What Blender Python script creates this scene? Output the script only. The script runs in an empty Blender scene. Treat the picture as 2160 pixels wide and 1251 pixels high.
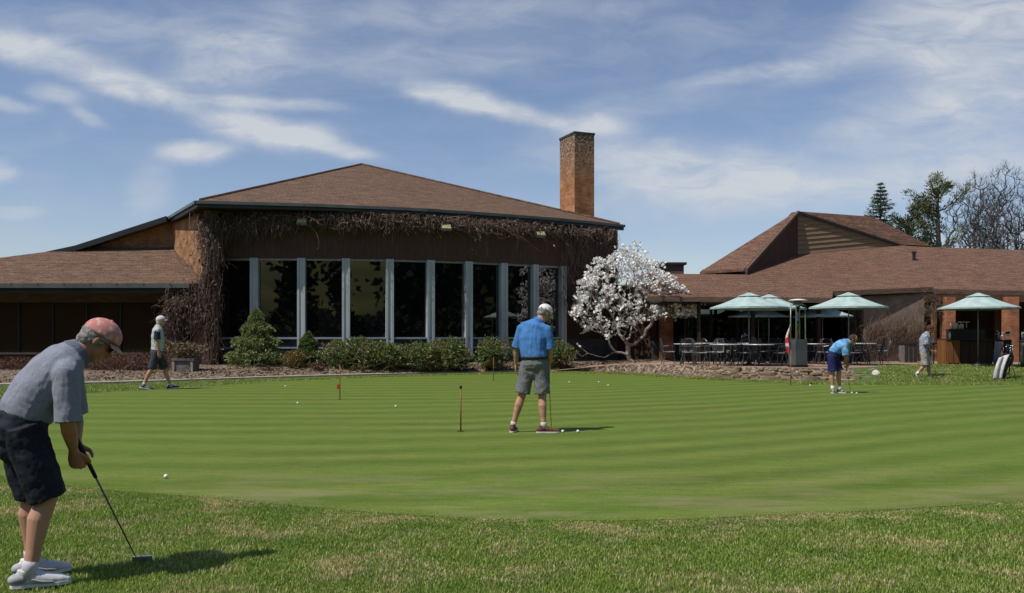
import bpy, math, random
import numpy as np
from mathutils import Vector, Matrix
random.seed(7)
rng = np.random.default_rng(7)
D = bpy.data
SC = bpy.context.scene
COL = SC.collection
F, CH, U0, H0 = 1870.0, 1.4, 1080.0, 708.0   # focal length in photo pixels, eye height, principal column, horizon row

def P(u, v, Y):
    return Vector(((u-U0)/F*Y, Y, CH-(v-H0)/F*Y))
def G(u, v, z=0.0):
    Y = (CH-z)*F/(v-H0)
    return Vector(((u-U0)/F*Y, Y, z))

# ------------------------------------------------------------------ materials
def new_mat(name):
    m = D.materials.new(name); m.use_nodes = True
    nt = m.node_tree
    b = nt.nodes['Principled BSDF']
    return m, nt, b
def N(nt, t, **kw):
    n = nt.nodes.new(t)
    for k, v in kw.items():
        setattr(n, k, v)
    return n
def setv(n, **kw):
    for k, v in kw.items():
        n.inputs[k.replace('_', ' ')].default_value = v
def c4(c):
    return (c[0], c[1], c[2], 1.0)
def coord(nt, kind='Object', scale=None):
    t = N(nt, 'ShaderNodeTexCoord')
    if scale is None:
        return t.outputs[kind]
    m = N(nt, 'ShaderNodeMapping')
    m.inputs['Scale'].default_value = scale
    nt.links.new(t.outputs[kind], m.inputs['Vector'])
    return m.outputs['Vector']
def noise(nt, vec, scale, detail=5, rough=.55, dist=0.0):
    n = N(nt, 'ShaderNodeTexNoise')
    n.inputs['Scale'].default_value = scale
    n.inputs['Detail'].default_value = detail
    n.inputs['Roughness'].default_value = rough
    n.inputs['Distortion'].default_value = dist
    nt.links.new(vec, n.inputs['Vector'])
    return n.outputs['Fac']
def ramp(nt, fac, stops):
    r = N(nt, 'ShaderNodeValToRGB')
    e = r.color_ramp.elements
    while len(e) < len(stops):
        e.new(.5)
    for i, (p, c) in enumerate(stops):
        e[i].position = p
        e[i].color = c4(c) if not isinstance(c, (int, float)) else (c, c, c, 1)
    nt.links.new(fac, r.inputs['Fac'])
    return r.outputs['Color']
def mix(nt, fac, a, b, mode='MIX'):
    m = N(nt, 'ShaderNodeMix', data_type='RGBA', blend_type=mode)
    for sock, val in ((m.inputs['Factor'], fac), (m.inputs[6], a), (m.inputs[7], b)):
        if isinstance(val, (int, float)):
            sock.default_value = val
        elif isinstance(val, tuple):
            sock.default_value = c4(val)
        else:
            nt.links.new(val, sock)
    return m.outputs[2]
def math_(nt, op, a, b=None, clamp=False):
    m = N(nt, 'ShaderNodeMath', operation=op, use_clamp=clamp)
    for i, v in enumerate((a, b)):
        if v is None: continue
        if isinstance(v, (int, float)): m.inputs[i].default_value = v
        else: nt.links.new(v, m.inputs[i])
    return m.outputs[0]
def bump(nt, b, h, strength=.5, dist=.02):
    n = N(nt, 'ShaderNodeBump')
    n.inputs['Strength'].default_value = strength
    n.inputs['Distance'].default_value = dist
    nt.links.new(h, n.inputs['Height'])
    nt.links.new(n.outputs['Normal'], b.inputs['Normal'])
def pm(name, c1, c2=None, scale=4, rough=.8, bs=0, bscale=40, bdist=.01, metal=0, spec=.3, detail=6, stretch=None, lo=.35, hi=.65):
    m, nt, b = new_mat(name)
    v = coord(nt, 'Object', stretch)
    if c2 is None: c2 = tuple(x*.75 for x in c1)
    col = ramp(nt, noise(nt, v, scale, detail), [(lo, c1), (hi, c2)])
    nt.links.new(col, b.inputs['Base Color'])
    setv(b, Roughness=rough, Metallic=metal)
    b.inputs['Specular IOR Level'].default_value = spec
    if bs:
        bump(nt, b, noise(nt, v, bscale, 4), bs, bdist)
    return m
def island(name, cols, rough=.6, spec=.3, trans=0.0, patch=None):
    """foliage: every leaf takes its own tone"""
    m, nt, b = new_mat(name)
    g = N(nt, 'ShaderNodeNewGeometry')
    n = len(cols)
    col = ramp(nt, g.outputs['Random Per Island'], [(i/(n-1), c) for i, c in enumerate(cols)])
    if patch:
        f = ramp(nt, noise(nt, coord(nt), patch[1], 3), [(.4, 0.0), (.62, 1.0)])
        col = mix(nt, f, col, mix(nt, .75, col, patch[0]))
    nt.links.new(col, b.inputs['Base Color'])
    setv(b, Roughness=rough)
    b.inputs['Specular IOR Level'].default_value = spec
    if trans:
        tr = N(nt, 'ShaderNodeBsdfTranslucent')
        nt.links.new(col, tr.inputs['Color'])
        mx = N(nt, 'ShaderNodeMixShader'); mx.inputs[0].default_value = trans
        nt.links.new(b.outputs[0], mx.inputs[1]); nt.links.new(tr.outputs[0], mx.inputs[2])
        nt.links.new(mx.outputs[0], nt.nodes['Material Output'].inputs['Surface'])
    return m

def shingle_mat(name, c1, c2, c3):
    m, nt, b = new_mat(name)
    uv = coord(nt, 'UV')
    br = N(nt, 'ShaderNodeTexBrick')
    nt.links.new(uv, br.inputs['Vector'])
    br.inputs['Scale'].default_value = 1
    br.inputs['Brick Width'].default_value = .34
    br.inputs['Row Height'].default_value = .15
    br.inputs['Mortar Size'].default_value = .008
    br.inputs['Mortar Smooth'].default_value = .3
    br.inputs['Color1'].default_value = c4(c1)
    br.inputs['Color2'].default_value = c4(c2)
    br.inputs['Mortar'].default_value = c4(tuple(x*.45 for x in c1))
    big = ramp(nt, noise(nt, uv, .8, 6, .6), [(.35, 0.0), (.7, 1.0)])
    col = mix(nt, math_(nt, 'MULTIPLY', big, .5), br.outputs['Color'], c3)
    fine = ramp(nt, noise(nt, uv, 13, 4, .7), [(.3, (.4, .4, .4)), (.7, (1.6, 1.5, 1.45))])
    col = mix(nt, 1.0, col, fine, 'MULTIPLY')
    st = N(nt, 'ShaderNodeMapping'); nt.links.new(uv, st.inputs['Vector']); st.inputs['Scale'].default_value = (1.4, 3.2, 1)
    col = mix(nt, 1.0, col, ramp(nt, noise(nt, st.outputs[0], 1.5, 7, .7, .5), [(.32, (.66, .68, .7)), (.68, (1.3, 1.24, 1.18))]), 'MULTIPLY')
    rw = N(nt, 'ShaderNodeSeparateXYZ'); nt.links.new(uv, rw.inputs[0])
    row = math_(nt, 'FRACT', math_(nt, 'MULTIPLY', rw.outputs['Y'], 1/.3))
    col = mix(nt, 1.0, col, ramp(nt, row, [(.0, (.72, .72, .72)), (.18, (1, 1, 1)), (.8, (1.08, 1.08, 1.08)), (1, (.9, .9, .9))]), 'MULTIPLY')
    nt.links.new(col, b.inputs['Base Color'])
    setv(b, Roughness=.95); b.inputs['Specular IOR Level'].default_value = .15
    bump(nt, b, math_(nt, 'ADD', br.outputs['Fac'], noise(nt, uv, 60, 3)), .5, .02)
    return m
def brick_mat(name, c1, c2, mortar, bw=.22, rh=.075, dark=None):
    m, nt, b = new_mat(name)
    uv = coord(nt, 'UV')
    br = N(nt, 'ShaderNodeTexBrick')
    nt.links.new(uv, br.inputs['Vector'])
    br.inputs['Scale'].default_value = 1
    br.inputs['Brick Width'].default_value = bw
    br.inputs['Row Height'].default_value = rh
    br.inputs['Mortar Size'].default_value = .006
    br.inputs['Color1'].default_value = c4(c1)
    br.inputs['Color2'].default_value = c4(c2)
    br.inputs['Mortar'].default_value = c4(mortar)
    br.inputs['Bias'].default_value = -.1
    big = ramp(nt, noise(nt, uv, 1.6, 5), [(.35, (.62, .58, .55)), (.65, (1.15, 1.1, 1.05))])
    col = mix(nt, 1.0, br.outputs['Color'], big, 'MULTIPLY')
    if dark:      # sooty, lichened top of the chimney: wear with a shape of its own
        z = N(nt, 'ShaderNodeSeparateXYZ'); nt.links.new(coord(nt), z.inputs[0])
        n2 = noise(nt, uv, 9, 3, .7)
        zz = math_(nt, 'ADD', z.outputs['Z'], math_(nt, 'MULTIPLY', math_(nt, 'SUBTRACT', noise(nt, uv, 2, 3), .5), 2.5))
        f = N(nt, 'ShaderNodeMapRange'); nt.links.new(zz, f.inputs['Value'])
        f.inputs['From Min'].default_value = dark[0]; f.inputs['From Max'].default_value = dark[1]
        spots = ramp(nt, n2, [(.42, (.07, .05, .04)), (.52, (.2, .13, .085)), (.62, (.45, .38, .3))])
        col = mix(nt, math_(nt, 'MULTIPLY', f.outputs[0], .85), col, spots)
    nt.links.new(col, b.inputs['Base Color'])
    setv(b, Roughness=.9); b.inputs['Specular IOR Level'].default_value = .2
    bump(nt, b, br.outputs['Fac'], -.6, .01)
    return m
def plank_mat(name, c1, c2, width=.15, vertical=True, groove=.012):
    m, nt, b = new_mat(name)
    uv = coord(nt, 'UV')
    mp = N(nt, 'ShaderNodeMapping'); nt.links.new(uv, mp.inputs['Vector'])
    if vertical: mp.inputs['Rotation'].default_value = (0, 0, math.pi/2)
    br = N(nt, 'ShaderNodeTexBrick'); nt.links.new(mp.outputs[0], br.inputs['Vector'])
    br.inputs['Scale'].default_value = 1
    br.inputs['Brick Width'].default_value = 9
    br.inputs['Row Height'].default_value = width
    br.inputs['Mortar Size'].default_value = groove
    br.inputs['Color1'].default_value = c4(c1); br.inputs['Color2'].default_value = c4(c2)
    br.inputs['Mortar'].default_value = c4(tuple(x*.25 for x in c1))
    st = N(nt, 'ShaderNodeMapping'); nt.links.new(mp.outputs[0], st.inputs['Vector'])
    st.inputs['Scale'].default_value = (1, 14, 1)
    g = ramp(nt, noise(nt, st.outputs[0], 2.5, 5), [(.3, (.6, .6, .6)), (.7, (1.25, 1.2, 1.15))])
    nt.links.new(mix(nt, 1.0, br.outputs['Color'], g, 'MULTIPLY'), b.inputs['Base Color'])
    setv(b, Roughness=.8); b.inputs['Specular IOR Level'].default_value = .2
    bump(nt, b, br.outputs['Fac'], -.6, .015)
    return m
def glass_mat(name, base=(.004, .004, .005), ior=1.9, rough=.015):
    m, nt, b = new_mat(name)
    setv(b, Base_Color=c4(base), Roughness=rough, IOR=ior)
    v = coord(nt, 'Object')
    bump(nt, b, noise(nt, v, .9, 1), .06, .03)
    return m
def straw_fac(nt):
    v = coord(nt, 'Object', (1, 1.25, 0))
    a = noise(nt, v, 1.45, 5, .62, .5)
    b_ = noise(nt, v, 5.5, 3, .6)
    s = math_(nt, 'ADD', math_(nt, 'MULTIPLY', a, .72), math_(nt, 'MULTIPLY', b_, .28))
    return v, s

M = {}
def make_mats():
    M['shingle'] = shingle_mat('asphalt_shingle', (.168, .112, .078), (.112, .07, .05), (.142, .104, .076))
    M['shingle2'] = shingle_mat('asphalt_shingle_patio', (.172, .104, .074), (.128, .073, .053), (.16, .106, .078))
    M['brick'] = brick_mat('orange_brick', (.42, .225, .11), (.31, .15, .075), (.36, .27, .17))
    M['pillar'] = brick_mat('red_brick', (.36, .15, .075), (.26, .1, .05), (.3, .22, .16))
    M['chimney'] = brick_mat('chimney_brick', (.47, .225, .095), (.3, .12, .05), (.4, .3, .2), dark=(8.6, 10.2))
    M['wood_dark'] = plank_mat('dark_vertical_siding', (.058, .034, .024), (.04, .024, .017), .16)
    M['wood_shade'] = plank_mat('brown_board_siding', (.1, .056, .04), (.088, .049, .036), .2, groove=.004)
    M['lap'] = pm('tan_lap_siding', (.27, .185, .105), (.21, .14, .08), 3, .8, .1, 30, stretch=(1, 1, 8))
    M['fascia'] = pm('dark_fascia', (.03, .032, .034), (.018, .02, .022), 2, .45, spec=.4)
    M['gutter'] = pm('grey_green_gutter', (.1, .115, .11), (.07, .08, .078), 2, .4, spec=.5)
    M['beam'] = pm('weathered_beam', (.15, .1, .07), (.08, .052, .036), 3, .85, .2, 25, stretch=(1, 4, 6))
    M['mullion'] = pm('aluminium_mullion', (.43, .46, .47), (.34, .37, .38), 1.6, .5, spec=.5, stretch=(1, 1, .4))
    M['sill'] = pm('pale_metal_sill', (.3, .34, .37), (.24, .27, .3), 3, .5)
    M['basewall'] = pm('dark_block_base', (.06, .062, .068), (.035, .036, .04), 3, .85, .2, 20)
    M['glass'] = glass_mat('dark_window_glass', ior=2.15)
    M['glass_brown'] = glass_mat('bronze_glass_reflection_tone', (.05, .03, .016), 1.7, .06)  # bronze base raised to stand in for faint brown reflections
    M['flood'] = pm('floodlight_lens', (.55, .52, .25), (.4, .38, .18), 20, .3)
    M['black_metal'] = pm('black_metal', (.022, .024, .026), (.012, .013, .014), 8, .42, spec=.5)
    M['grey_metal'] = pm('grey_metal', (.3, .31, .32), (.2, .21, .22), 8, .35, metal=.6)
    M['steel'] = pm('brushed_steel', (.55, .55, .56), (.42, .42, .44), 8, .25, metal=.9)
    M['tabletop'] = pm('pale_tabletop', (.5, .51, .5), (.36, .37, .37), 9, .35, spec=.5)
    M['canopy'] = pm('pale_green_canvas', (.43, .54, .51), (.31, .41, .39), 3.2, .9, .25, 9, .02)
    M['canopy_shade'] = pm('shaded_green_canvas', (.2, .27, .25), (.16, .22, .2), 3, .9)  # canopy colour darkened to paint in shade; no umbrella uses it
    M['wood_bar'] = plank_mat('varnished_bar_wood', (.26, .115, .04), (.19, .08, .03), .3)
    M['wood_bar_dark'] = plank_mat('dark_bar_wood', (.075, .04, .025), (.055, .03, .02), .3)
    M['post_wood'] = pm('raw_wood_post', (.3, .17, .09), (.2, .11, .06), 4, .8, .2, 30, stretch=(6, 6, 1))
    M['chair_metal'] = pm('worn_chair_metal', (.07, .074, .078), (.03, .032, .034), 9, .35, spec=.6)
    M['seat_metal'] = pm('sunlit_seat_tone', (.36, .37, .37), (.2, .21, .21), 9, .35, spec=.6)  # paler than the chair metal, painting in the sun on the seats
    M['plastic_dark'] = pm('dark_plastic', (.045, .04, .036), (.03, .027, .025), 5, .55)
    M['white_cloth'] = pm('white_terry_cloth', (.68, .64, .64), (.5, .47, .48), 12, .95, .4, 60, .01)
    M['white'] = pm('white_plastic', (.75, .75, .72), (.6, .6, .58), 9, .4)
    M['ball'] = pm('golf_ball_white', (.82, .82, .8), (.74, .74, .72), 60, .35, .3, 300, .002, spec=.5)
    M['red_cloth'] = pm('red_and_white_cloth', (.7, .62, .62), (.45, .03, .04), 6, .9, lo=.45, hi=.5)
    M['pin'] = pm('rusty_orange_pin', (.32, .12, .04), (.2, .08, .03), 20, .6)
    M['pin_red'] = pm('pin_red', (.5, .05, .04), (.35, .04, .03), 20, .6)
    M['rubber'] = pm('black_rubber', (.015, .015, .016), None, 20, .7)
    M['green_metal'] = pm('green_heater_strip', (.14, .2, .09), (.09, .14, .06), 5, .5)
    M['heater'] = pm('heater_grey', (.085, .092, .1), (.06, .066, .072), 3, .45, spec=.5)
    M['boulder'] = pm('white_boulder', (.6, .57, .5), (.36, .33, .29), 6, .9, .5, 9, .05)
    M['concrete'] = pm('pale_concrete', (.4, .36, .28), (.3, .27, .2), 5, .9, .2, 40)
    M['pot'] = pm('grey_stone_planter', (.2, .17, .165), (.12, .1, .1), 7, .9, .4, 18, .02)
    # stacked stone: each stone its own tone
    M['stone'] = island('stacked_flagstone', [(.17, .12, .08), (.3, .23, .15), (.22, .16, .1), (.12, .09, .07), (.38, .31, .2), (.2, .13, .08)], .9)
    # bark etc
    M['bark_pale'] = pm('pale_magnolia_bark', (.36, .31, .27), (.2, .17, .15), 14, .9, .4, 30, .02)
    M['bark_dark'] = pm('dark_bark', (.06, .05, .045), (.035, .03, .027), 10, .9, .4, 30, .02)
    M['twig'] = pm('grey_twigs', (.085, .078, .08), (.05, .046, .05), 2, .9)
    M['vine'] = island('dry_vine_stems', [(.07, .045, .036), (.2, .135, .11), (.11, .075, .06), (.34, .25, .2), (.05, .033, .03), (.16, .105, .085)], .9, .1)
    M['vine_thin'] = island('faded_vine_stems', [(.12, .085, .06), (.27, .2, .14), (.17, .12, .09), (.09, .06, .045)], .9, .1)
    M['petal'] = island('magnolia_petals', [(.93, .92, .9), (.9, .88, .84), (.94, .93, .92), (.88, .82, .79)], .7, .2, .15)
    M['leaf_conifer'] = island('conifer_leaves', [(.1, .14, .045), (.17, .22, .065), (.25, .3, .1), (.36, .4, .2)], .55, .4, .3)
    M['leaf_rhodo'] = island('rhododendron_leaves', [(.07, .11, .035), (.11, .17, .045), (.16, .22, .06), (.22, .27, .1)], .45, .5, .3, patch=((.26, .2, .08), 1.2))
    M['leaf_gold'] = island('gold_leaves', [(.22, .13, .03), (.3, .2, .05), (.14, .08, .03), (.2, .18, .06)], .7, .3, .2)
    M['leaf_dry'] = island('dry_shrub_twigs', [(.13, .07, .05), (.2, .11, .08), (.08, .045, .035), (.26, .17, .13)], .9, .1)
    M['leaf_pale'] = island('pale_dry_heads', [(.26, .2, .12), (.17, .12, .075), (.11, .08, .045), (.34, .27, .18)], .9, .1)
    M['needle'] = island('spruce_needles', [(.03, .055, .028), (.055, .085, .04), (.09, .12, .06)], .7, .2)
    M['needle_pine'] = island('pine_needles', [(.05, .065, .028), (.09, .11, .045), (.19, .2, .1)], .7, .2)
    M['wood_mass'] = island('far_wood_leaves', [(.012, .018, .006), (.03, .04, .014), (.045, .05, .02)], .9, .1)
    # ground materials --------------------------------------------------
    m, nt, b = new_mat('rough_lawn')
    v, s = straw_fac(nt)
    fine = noise(nt, coord(nt, 'Object', (1, 1, 0)), 42, 5, .75)
    base = ramp(nt, fine, [(.3, (.055, .075, .015)), (.5, (.12, .17, .034)), (.72, (.2, .26, .07))])
    straw = ramp(nt, fine, [(.3, (.1, .085, .04)), (.5, (.22, .19, .09)), (.72, (.38, .32, .18))])
    col = mix(nt, ramp(nt, s, [(.48, 0.0), (.6, 1.0)]), base, straw)
    nt.links.new(col, b.inputs['Base Color']); setv(b, Roughness=.95); b.inputs['Specular IOR Level'].default_value = .1
    bump(nt, b, fine, .8, .04)
    M['lawn'] = m
    # blades
    m, nt, b = new_mat('rough_grass_blades')
    v, s = straw_fac(nt)
    g = N(nt, 'ShaderNodeNewGeometry')
    green = ramp(nt, g.outputs['Random Per Island'], [(0, (.16, .24, .038)), (.45, (.225, .33, .052)), (.85, (.33, .42, .085)), (1, (.56, .58, .22))])
    straw = ramp(nt, g.outputs['Random Per Island'], [(0, (.27, .28, .07)), (.35, (.44, .4, .14)), (.7, (.62, .53, .25)), (1, (.8, .68, .42))])
    j = math_(nt, 'ADD', s, math_(nt, 'MULTIPLY', math_(nt, 'SUBTRACT', g.outputs['Random Per Island'], .5), .12))
    col = mix(nt, ramp(nt, j, [(.5, 0.0), (.63, 1.0)]), green, straw)
    # cooler, darker clumps of a different grass
    cl = ramp(nt, noise(nt, coord(nt, 'Object', (1, 1, 0)), 1.9, 3, .5, .2), [(.5, 0.0), (.66, 1.0)])
    col = mix(nt, math_(nt, 'MULTIPLY', cl, .5), col, mix(nt, 1.0, col, (.55, .72, .6), 'MULTIPLY'))
    nt.links.new(col, b.inputs['Base Color']); setv(b, Roughness=.6); b.inputs['Specular IOR Level'].default_value = .25
    tr = N(nt, 'ShaderNodeBsdfTranslucent'); nt.links.new(col, tr.inputs['Color'])
    mx = N(nt, 'ShaderNodeMixShader'); mx.inputs[0].default_value = .4
    nt.links.new(b.outputs[0], mx.inputs[1]); nt.links.new(tr.outputs[0], mx.inputs[2])
    nt.links.new(mx.outputs[0], nt.nodes['Material Output'].inputs['Surface'])
    M['blades'] = m
    # putting green: mowing bands, faint grain, a few worn patches
    m, nt, b = new_mat('mown_putting_green')
    ob = coord(nt, 'Object')
    sx = N(nt, 'ShaderNodeSeparateXYZ'); nt.links.new(ob, sx.inputs[0])
    X, Y = sx.outputs['X'], sx.outputs['Y']
    rt = math_(nt, 'SQRT', math_(nt, 'ADD', math_(nt, 'MULTIPLY', X, X), 9.0))
    wob = math_(nt, 'MULTIPLY', noise(nt, ob, .2, 3), 1.3)
    gx = math_(nt, 'ADD', math_(nt, 'ADD', math_(nt, 'MULTIPLY', X, .30), math_(nt, 'MULTIPLY', rt, .33)), wob)
    ss = math_(nt, 'SUBTRACT', Y, gx)
    wv = math_(nt, 'SINE', math_(nt, 'MULTIPLY', ss, 2*math.pi/1.08))
    amp = ramp(nt, noise(nt, ob, .5, 4), [(.32, .3), (.64, 1.0)])
    wv = math_(nt, 'ADD', math_(nt, 'MULTIPLY', math_(nt, 'MULTIPLY', wv, amp), .42), .5, True)
    col = mix(nt, wv, (.074, .112, .016), (.152, .19, .04))
    col = mix(nt, ramp(nt, noise(nt, ob, .22, 5, .6), [(.38, 0.0), (.66, .6)]), col, (.1, .17, .022))
    st = coord(nt, 'Object', (.7, 3.2, 1))
    gr = ramp(nt, noise(nt, st, 3.2, 8, .75), [(.3, (.76, .79, .7)), (.7, (1.24, 1.21, 1.27))])
    col = mix(nt, 1.0, col, gr, 'MULTIPLY')
    gr2 = ramp(nt, noise(nt, ob, 38, 5, .8), [(.3, (.72, .74, .66)), (.7, (1.26, 1.24, 1.3))])
    col = mix(nt, 1.0, col, gr2, 'MULTIPLY')
    wear = noise(nt, coord(nt, 'Object', (.5, 1.2, 1)), 1.3, 5, .65)
    # the worn apron lies along the near edge of the green
    edge = N(nt, 'ShaderNodeMapRange'); nt.links.new(Y, edge.inputs['Value'])
    edge.inputs['From Min'].default_value = 9.6; edge.inputs['From Max'].default_value = 7.6
    wf = math_(nt, 'MULTIPLY', ramp(nt, wear, [(.46, 0.0), (.66, 1.0)]), math_(nt, 'ADD', math_(nt, 'MULTIPLY', edge.outputs[0], .65), .05))
    col = mix(nt, wf, col, (.22, .2, .1))
    nt.links.new(col, b.inputs['Base Color']); setv(b, Roughness=.9); b.inputs['Specular IOR Level'].default_value = .12
    bump(nt, b, noise(nt, ob, 90, 3), .35, .01)
    M['green'] = m
    m, nt, b = new_mat('fringe_grass')
    fine = noise(nt, coord(nt), 22, 5, .7)
    col = ramp(nt, fine, [(.3, (.04, .07, .012)), (.5, (.075, .125, .022)), (.72, (.13, .18, .04))])
    nt.links.new(col, b.inputs['Base Color']); setv(b, Roughness=.95)
    bump(nt, b, fine, .8, .05)
    M['fringe'] = m
    m, nt, b = new_mat('bark_mulch')
    vo = N(nt, 'ShaderNodeTexVoronoi'); vo.inputs['Scale'].default_value = 14; nt.links.new(coord(nt), vo.inputs['Vector'])
    bw = N(nt, 'ShaderNodeRGBToBW'); nt.links.new(vo.outputs['Color'], bw.inputs[0])
    col = ramp(nt, bw.outputs[0], [(.15, (.04, .025, .018)), (.45, (.11, .075, .05)), (.65, (.2, .145, .1)), (.9, (.34, .27, .19))])
    nt.links.new(col, b.inputs['Base Color']); setv(b, Roughness=.95)
    bump(nt, b, vo.outputs['Distance'], .8, .04)
    M['mulch'] = m
    m, nt, b = new_mat('tan_patio_paving')
    br = N(nt, 'ShaderNodeTexBrick'); nt.links.new(coord(nt), br.inputs['Vector'])
    br.inputs['Scale'].default_value = 1; br.inputs['Brick Width'].default_value = .4; br.inputs['Row Height'].default_value = .3
    br.inputs['Mortar Size'].default_value = .01
    br.inputs['Color1'].default_value = (.36, .25, .18, 1); br.inputs['Color2'].default_value = (.3, .2, .14, 1); br.inputs['Mortar'].default_value = (.14, .1, .07, 1)
    gr = ramp(nt, noise(nt, coord(nt), 3, 6, .7), [(.3, (.7, .7, .68)), (.7, (1.2, 1.17, 1.12))])
    nt.links.new(mix(nt, 1.0, br.outputs['Color'], gr, 'MULTIPLY'), b.inputs['Base Color']); setv(b, Roughness=.9)
    M['patio'] = m
    M['hill'] = pm('far_hill_grass', (.06, .075, .022), (.17, .15, .04), .06, .95, detail=3)

# ------------------------------------------------------------------ mesh builder
def tag(o, label=None, cat=None, group=None, kind=None):
    if label: o['label'] = label
    if cat: o['category'] = cat
    if group: o['group'] = group
    if kind: o['kind'] = kind
    return o
def empty(name, loc, label=None, cat=None, group=None, rz=0):
    o = D.objects.new(name, None); COL.objects.link(o)
    o.location = loc; o.rotation_euler = (0, 0, rz); o.empty_display_size = .2
    return tag(o, label, cat, group)
def finish(me, name, mat, parent, smooth):
    o = D.objects.new(name, me); COL.objects.link(o)
    if isinstance(mat, (list, tuple)):
        for m in mat: me.materials.append(m)
    elif mat: me.materials.append(mat)
    if smooth:
        me.polygons.foreach_set('use_smooth', [True]*len(me.polygons))
    if parent: o.parent = parent
    return o
class MB:
    def __init__(s): s.v = []; s.f = []
    def add(s, vs, fs):
        k = len(s.v); s.v += [tuple(x) for x in vs]; s.f += [tuple(i+k for i in f) for f in fs]
    def box(s, c, size, rz=0, R=None):
        x, y, z = (a/2 for a in size)
        R = R or Matrix.Rotation(rz, 3, 'Z')
        c = Vector(c)
        vs = [c + R @ Vector((i*x, j*y, k*z)) for i in (-1, 1) for j in (-1, 1) for k in (-1, 1)]
        s.add(vs, [(0, 1, 3, 2), (4, 6, 7, 5), (0, 4, 5, 1), (2, 3, 7, 6), (0, 2, 6, 4), (1, 5, 7, 3)])
    def prism(s, poly, off):
        n = len(poly); off = Vector(off)
        a = [Vector(p) for p in poly]; b = [p+off for p in a]
        s.add(a+b, [tuple(range(n)), tuple(range(2*n-1, n-1, -1))] + [(i, i+n, (i+1) % n+n, (i+1) % n) for i in range(n)])
    def wall(s, p0, p1, z0, z1, t):
        """upright slab from plan point p0 to p1, thickness t away from the camera side (to the left of p0->p1)"""
        p0 = Vector((p0[0], p0[1], 0)); p1 = Vector((p1[0], p1[1], 0))
        d = (p1-p0).normalized(); n = Vector((-d.y, d.x, 0))*t
        q = [p0, p1, p1+n, p0+n]
        s.prism([Vector((a.x, a.y, z0)) for a in q], (0, 0, z1-z0))
    def tube(s, pts, rad, seg=8, side=None, cap='flat'):
        pts = [Vector(p) for p in pts]; n = len(pts)
        rad = [(r, r) if isinstance(r, (int, float)) else r for r in (rad if isinstance(rad, list) else [rad]*n)]
        # round caps: extra shrinking rings
        T = []
        for i in range(n):
            a = pts[max(i-1, 0)]; b = pts[min(i+1, n-1)]
            T.append((b-a).normalized())
        if cap == 'round':
            p2, r2, t2 = [], [], []
            for k in (0.995, .92, .7, .38):
                h = k; w = math.sqrt(max(1-h*h, .0))
                rr = (rad[0][0]+rad[0][1])/2
                p2.append(pts[0]-T[0]*rr*h); r2.append((rad[0][0]*w, rad[0][1]*w)); t2.append(T[0])
            p3, r3, t3 = [], [], []
            for k in (.38, .7, .92, .995):
                h = k; w = math.sqrt(max(1-h*h, .0))
                rr = (rad[-1][0]+rad[-1][1])/2
                p3.append(pts[-1]+T[-1]*rr*h); r3.append((rad[-1][0]*w, rad[-1][1]*w)); t3.append(T[-1])
            pts = p2+pts+p3; rad = r2+rad+r3; T = t2+T+t3; n = len(pts)
        if side is None:
            ref = Vector((0, 0, 1)) if abs(T[0].z) < .9 else Vector((1, 0, 0))
            side = T[0].cross(ref)
        side = Vector(side)
        vs, fs = [], []
        for i in range(n):
            sd = side - T[i]*side.dot(T[i])
            if sd.length < 1e-5: sd = T[i].orthogonal()
            sd.normalize(); ot = T[i].cross(sd); 
            if True: side = sd if cap != 'keep' else side
            for k in range(seg):
                a = 2*math.pi*k/seg
                vs.append(pts[i] + sd*math.cos(a)*rad[i][0] + ot*math.sin(a)*rad[i][1])
        for i in range(n-1):
            for k in range(seg):
                k2 = (k+1) % seg
                fs.append((i*seg+k, i*seg+k2, (i+1)*seg+k2, (i+1)*seg+k))
        fs.append(tuple(range(seg-1, -1, -1))); fs.append(tuple((n-1)*seg+k for k in range(seg)))
        s.add(vs, fs)
    def ell(s, c, ax, ay, az, seg=16, rings=10, zmin=-1):
        """ellipsoid with axis vectors; zmin cuts it (closed) at that fraction of az"""
        c, ax, ay, az = map(Vector, (c, ax, ay, az))
        lo = math.asin(max(-1, zmin)); vs = []; fs = []
        n = rings
        for i in range(n+1):
            t = lo+(math.pi/2-lo)*i/n
            if zmin <= -1 and i == 0: t = -math.pi/2+.02
            if i == n: t = math.pi/2-.02
            for k in range(seg):
                a = 2*math.pi*k/seg
                vs.append(c+ax*math.cos(a)*math.cos(t)+ay*math.sin(a)*math.cos(t)+az*math.sin(t))
        for i in range(n):
            for k in range(seg):
                k2 = (k+1) % seg
                fs.append((i*seg+k, i*seg+k2, (i+1)*seg+k2, (i+1)*seg+k))
        fs.append(tuple(range(seg-1, -1, -1))); fs.append(tuple(n*seg+k for k in range(seg)))
        s.add(vs, fs)
    def lathe(s, c, prof, seg=24):
        c = Vector(c); vs = []; fs = []
        n = len(prof)
        for r, z in prof:
            for k in range(seg):
                a = 2*math.pi*k/seg
                vs.append(c+Vector((r*math.cos(a), r*math.sin(a), z)))
        for i in range(n-1):
            for k in range(seg):
                k2 = (k+1) % seg
                fs.append((i*seg+k, i*seg+k2, (i+1)*seg+k2, (i+1)*seg+k))
        fs.append(tuple(range(seg-1, -1, -1))); fs.append(tuple((n-1)*seg+k for k in range(seg)))
        s.add(vs, fs)
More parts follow.
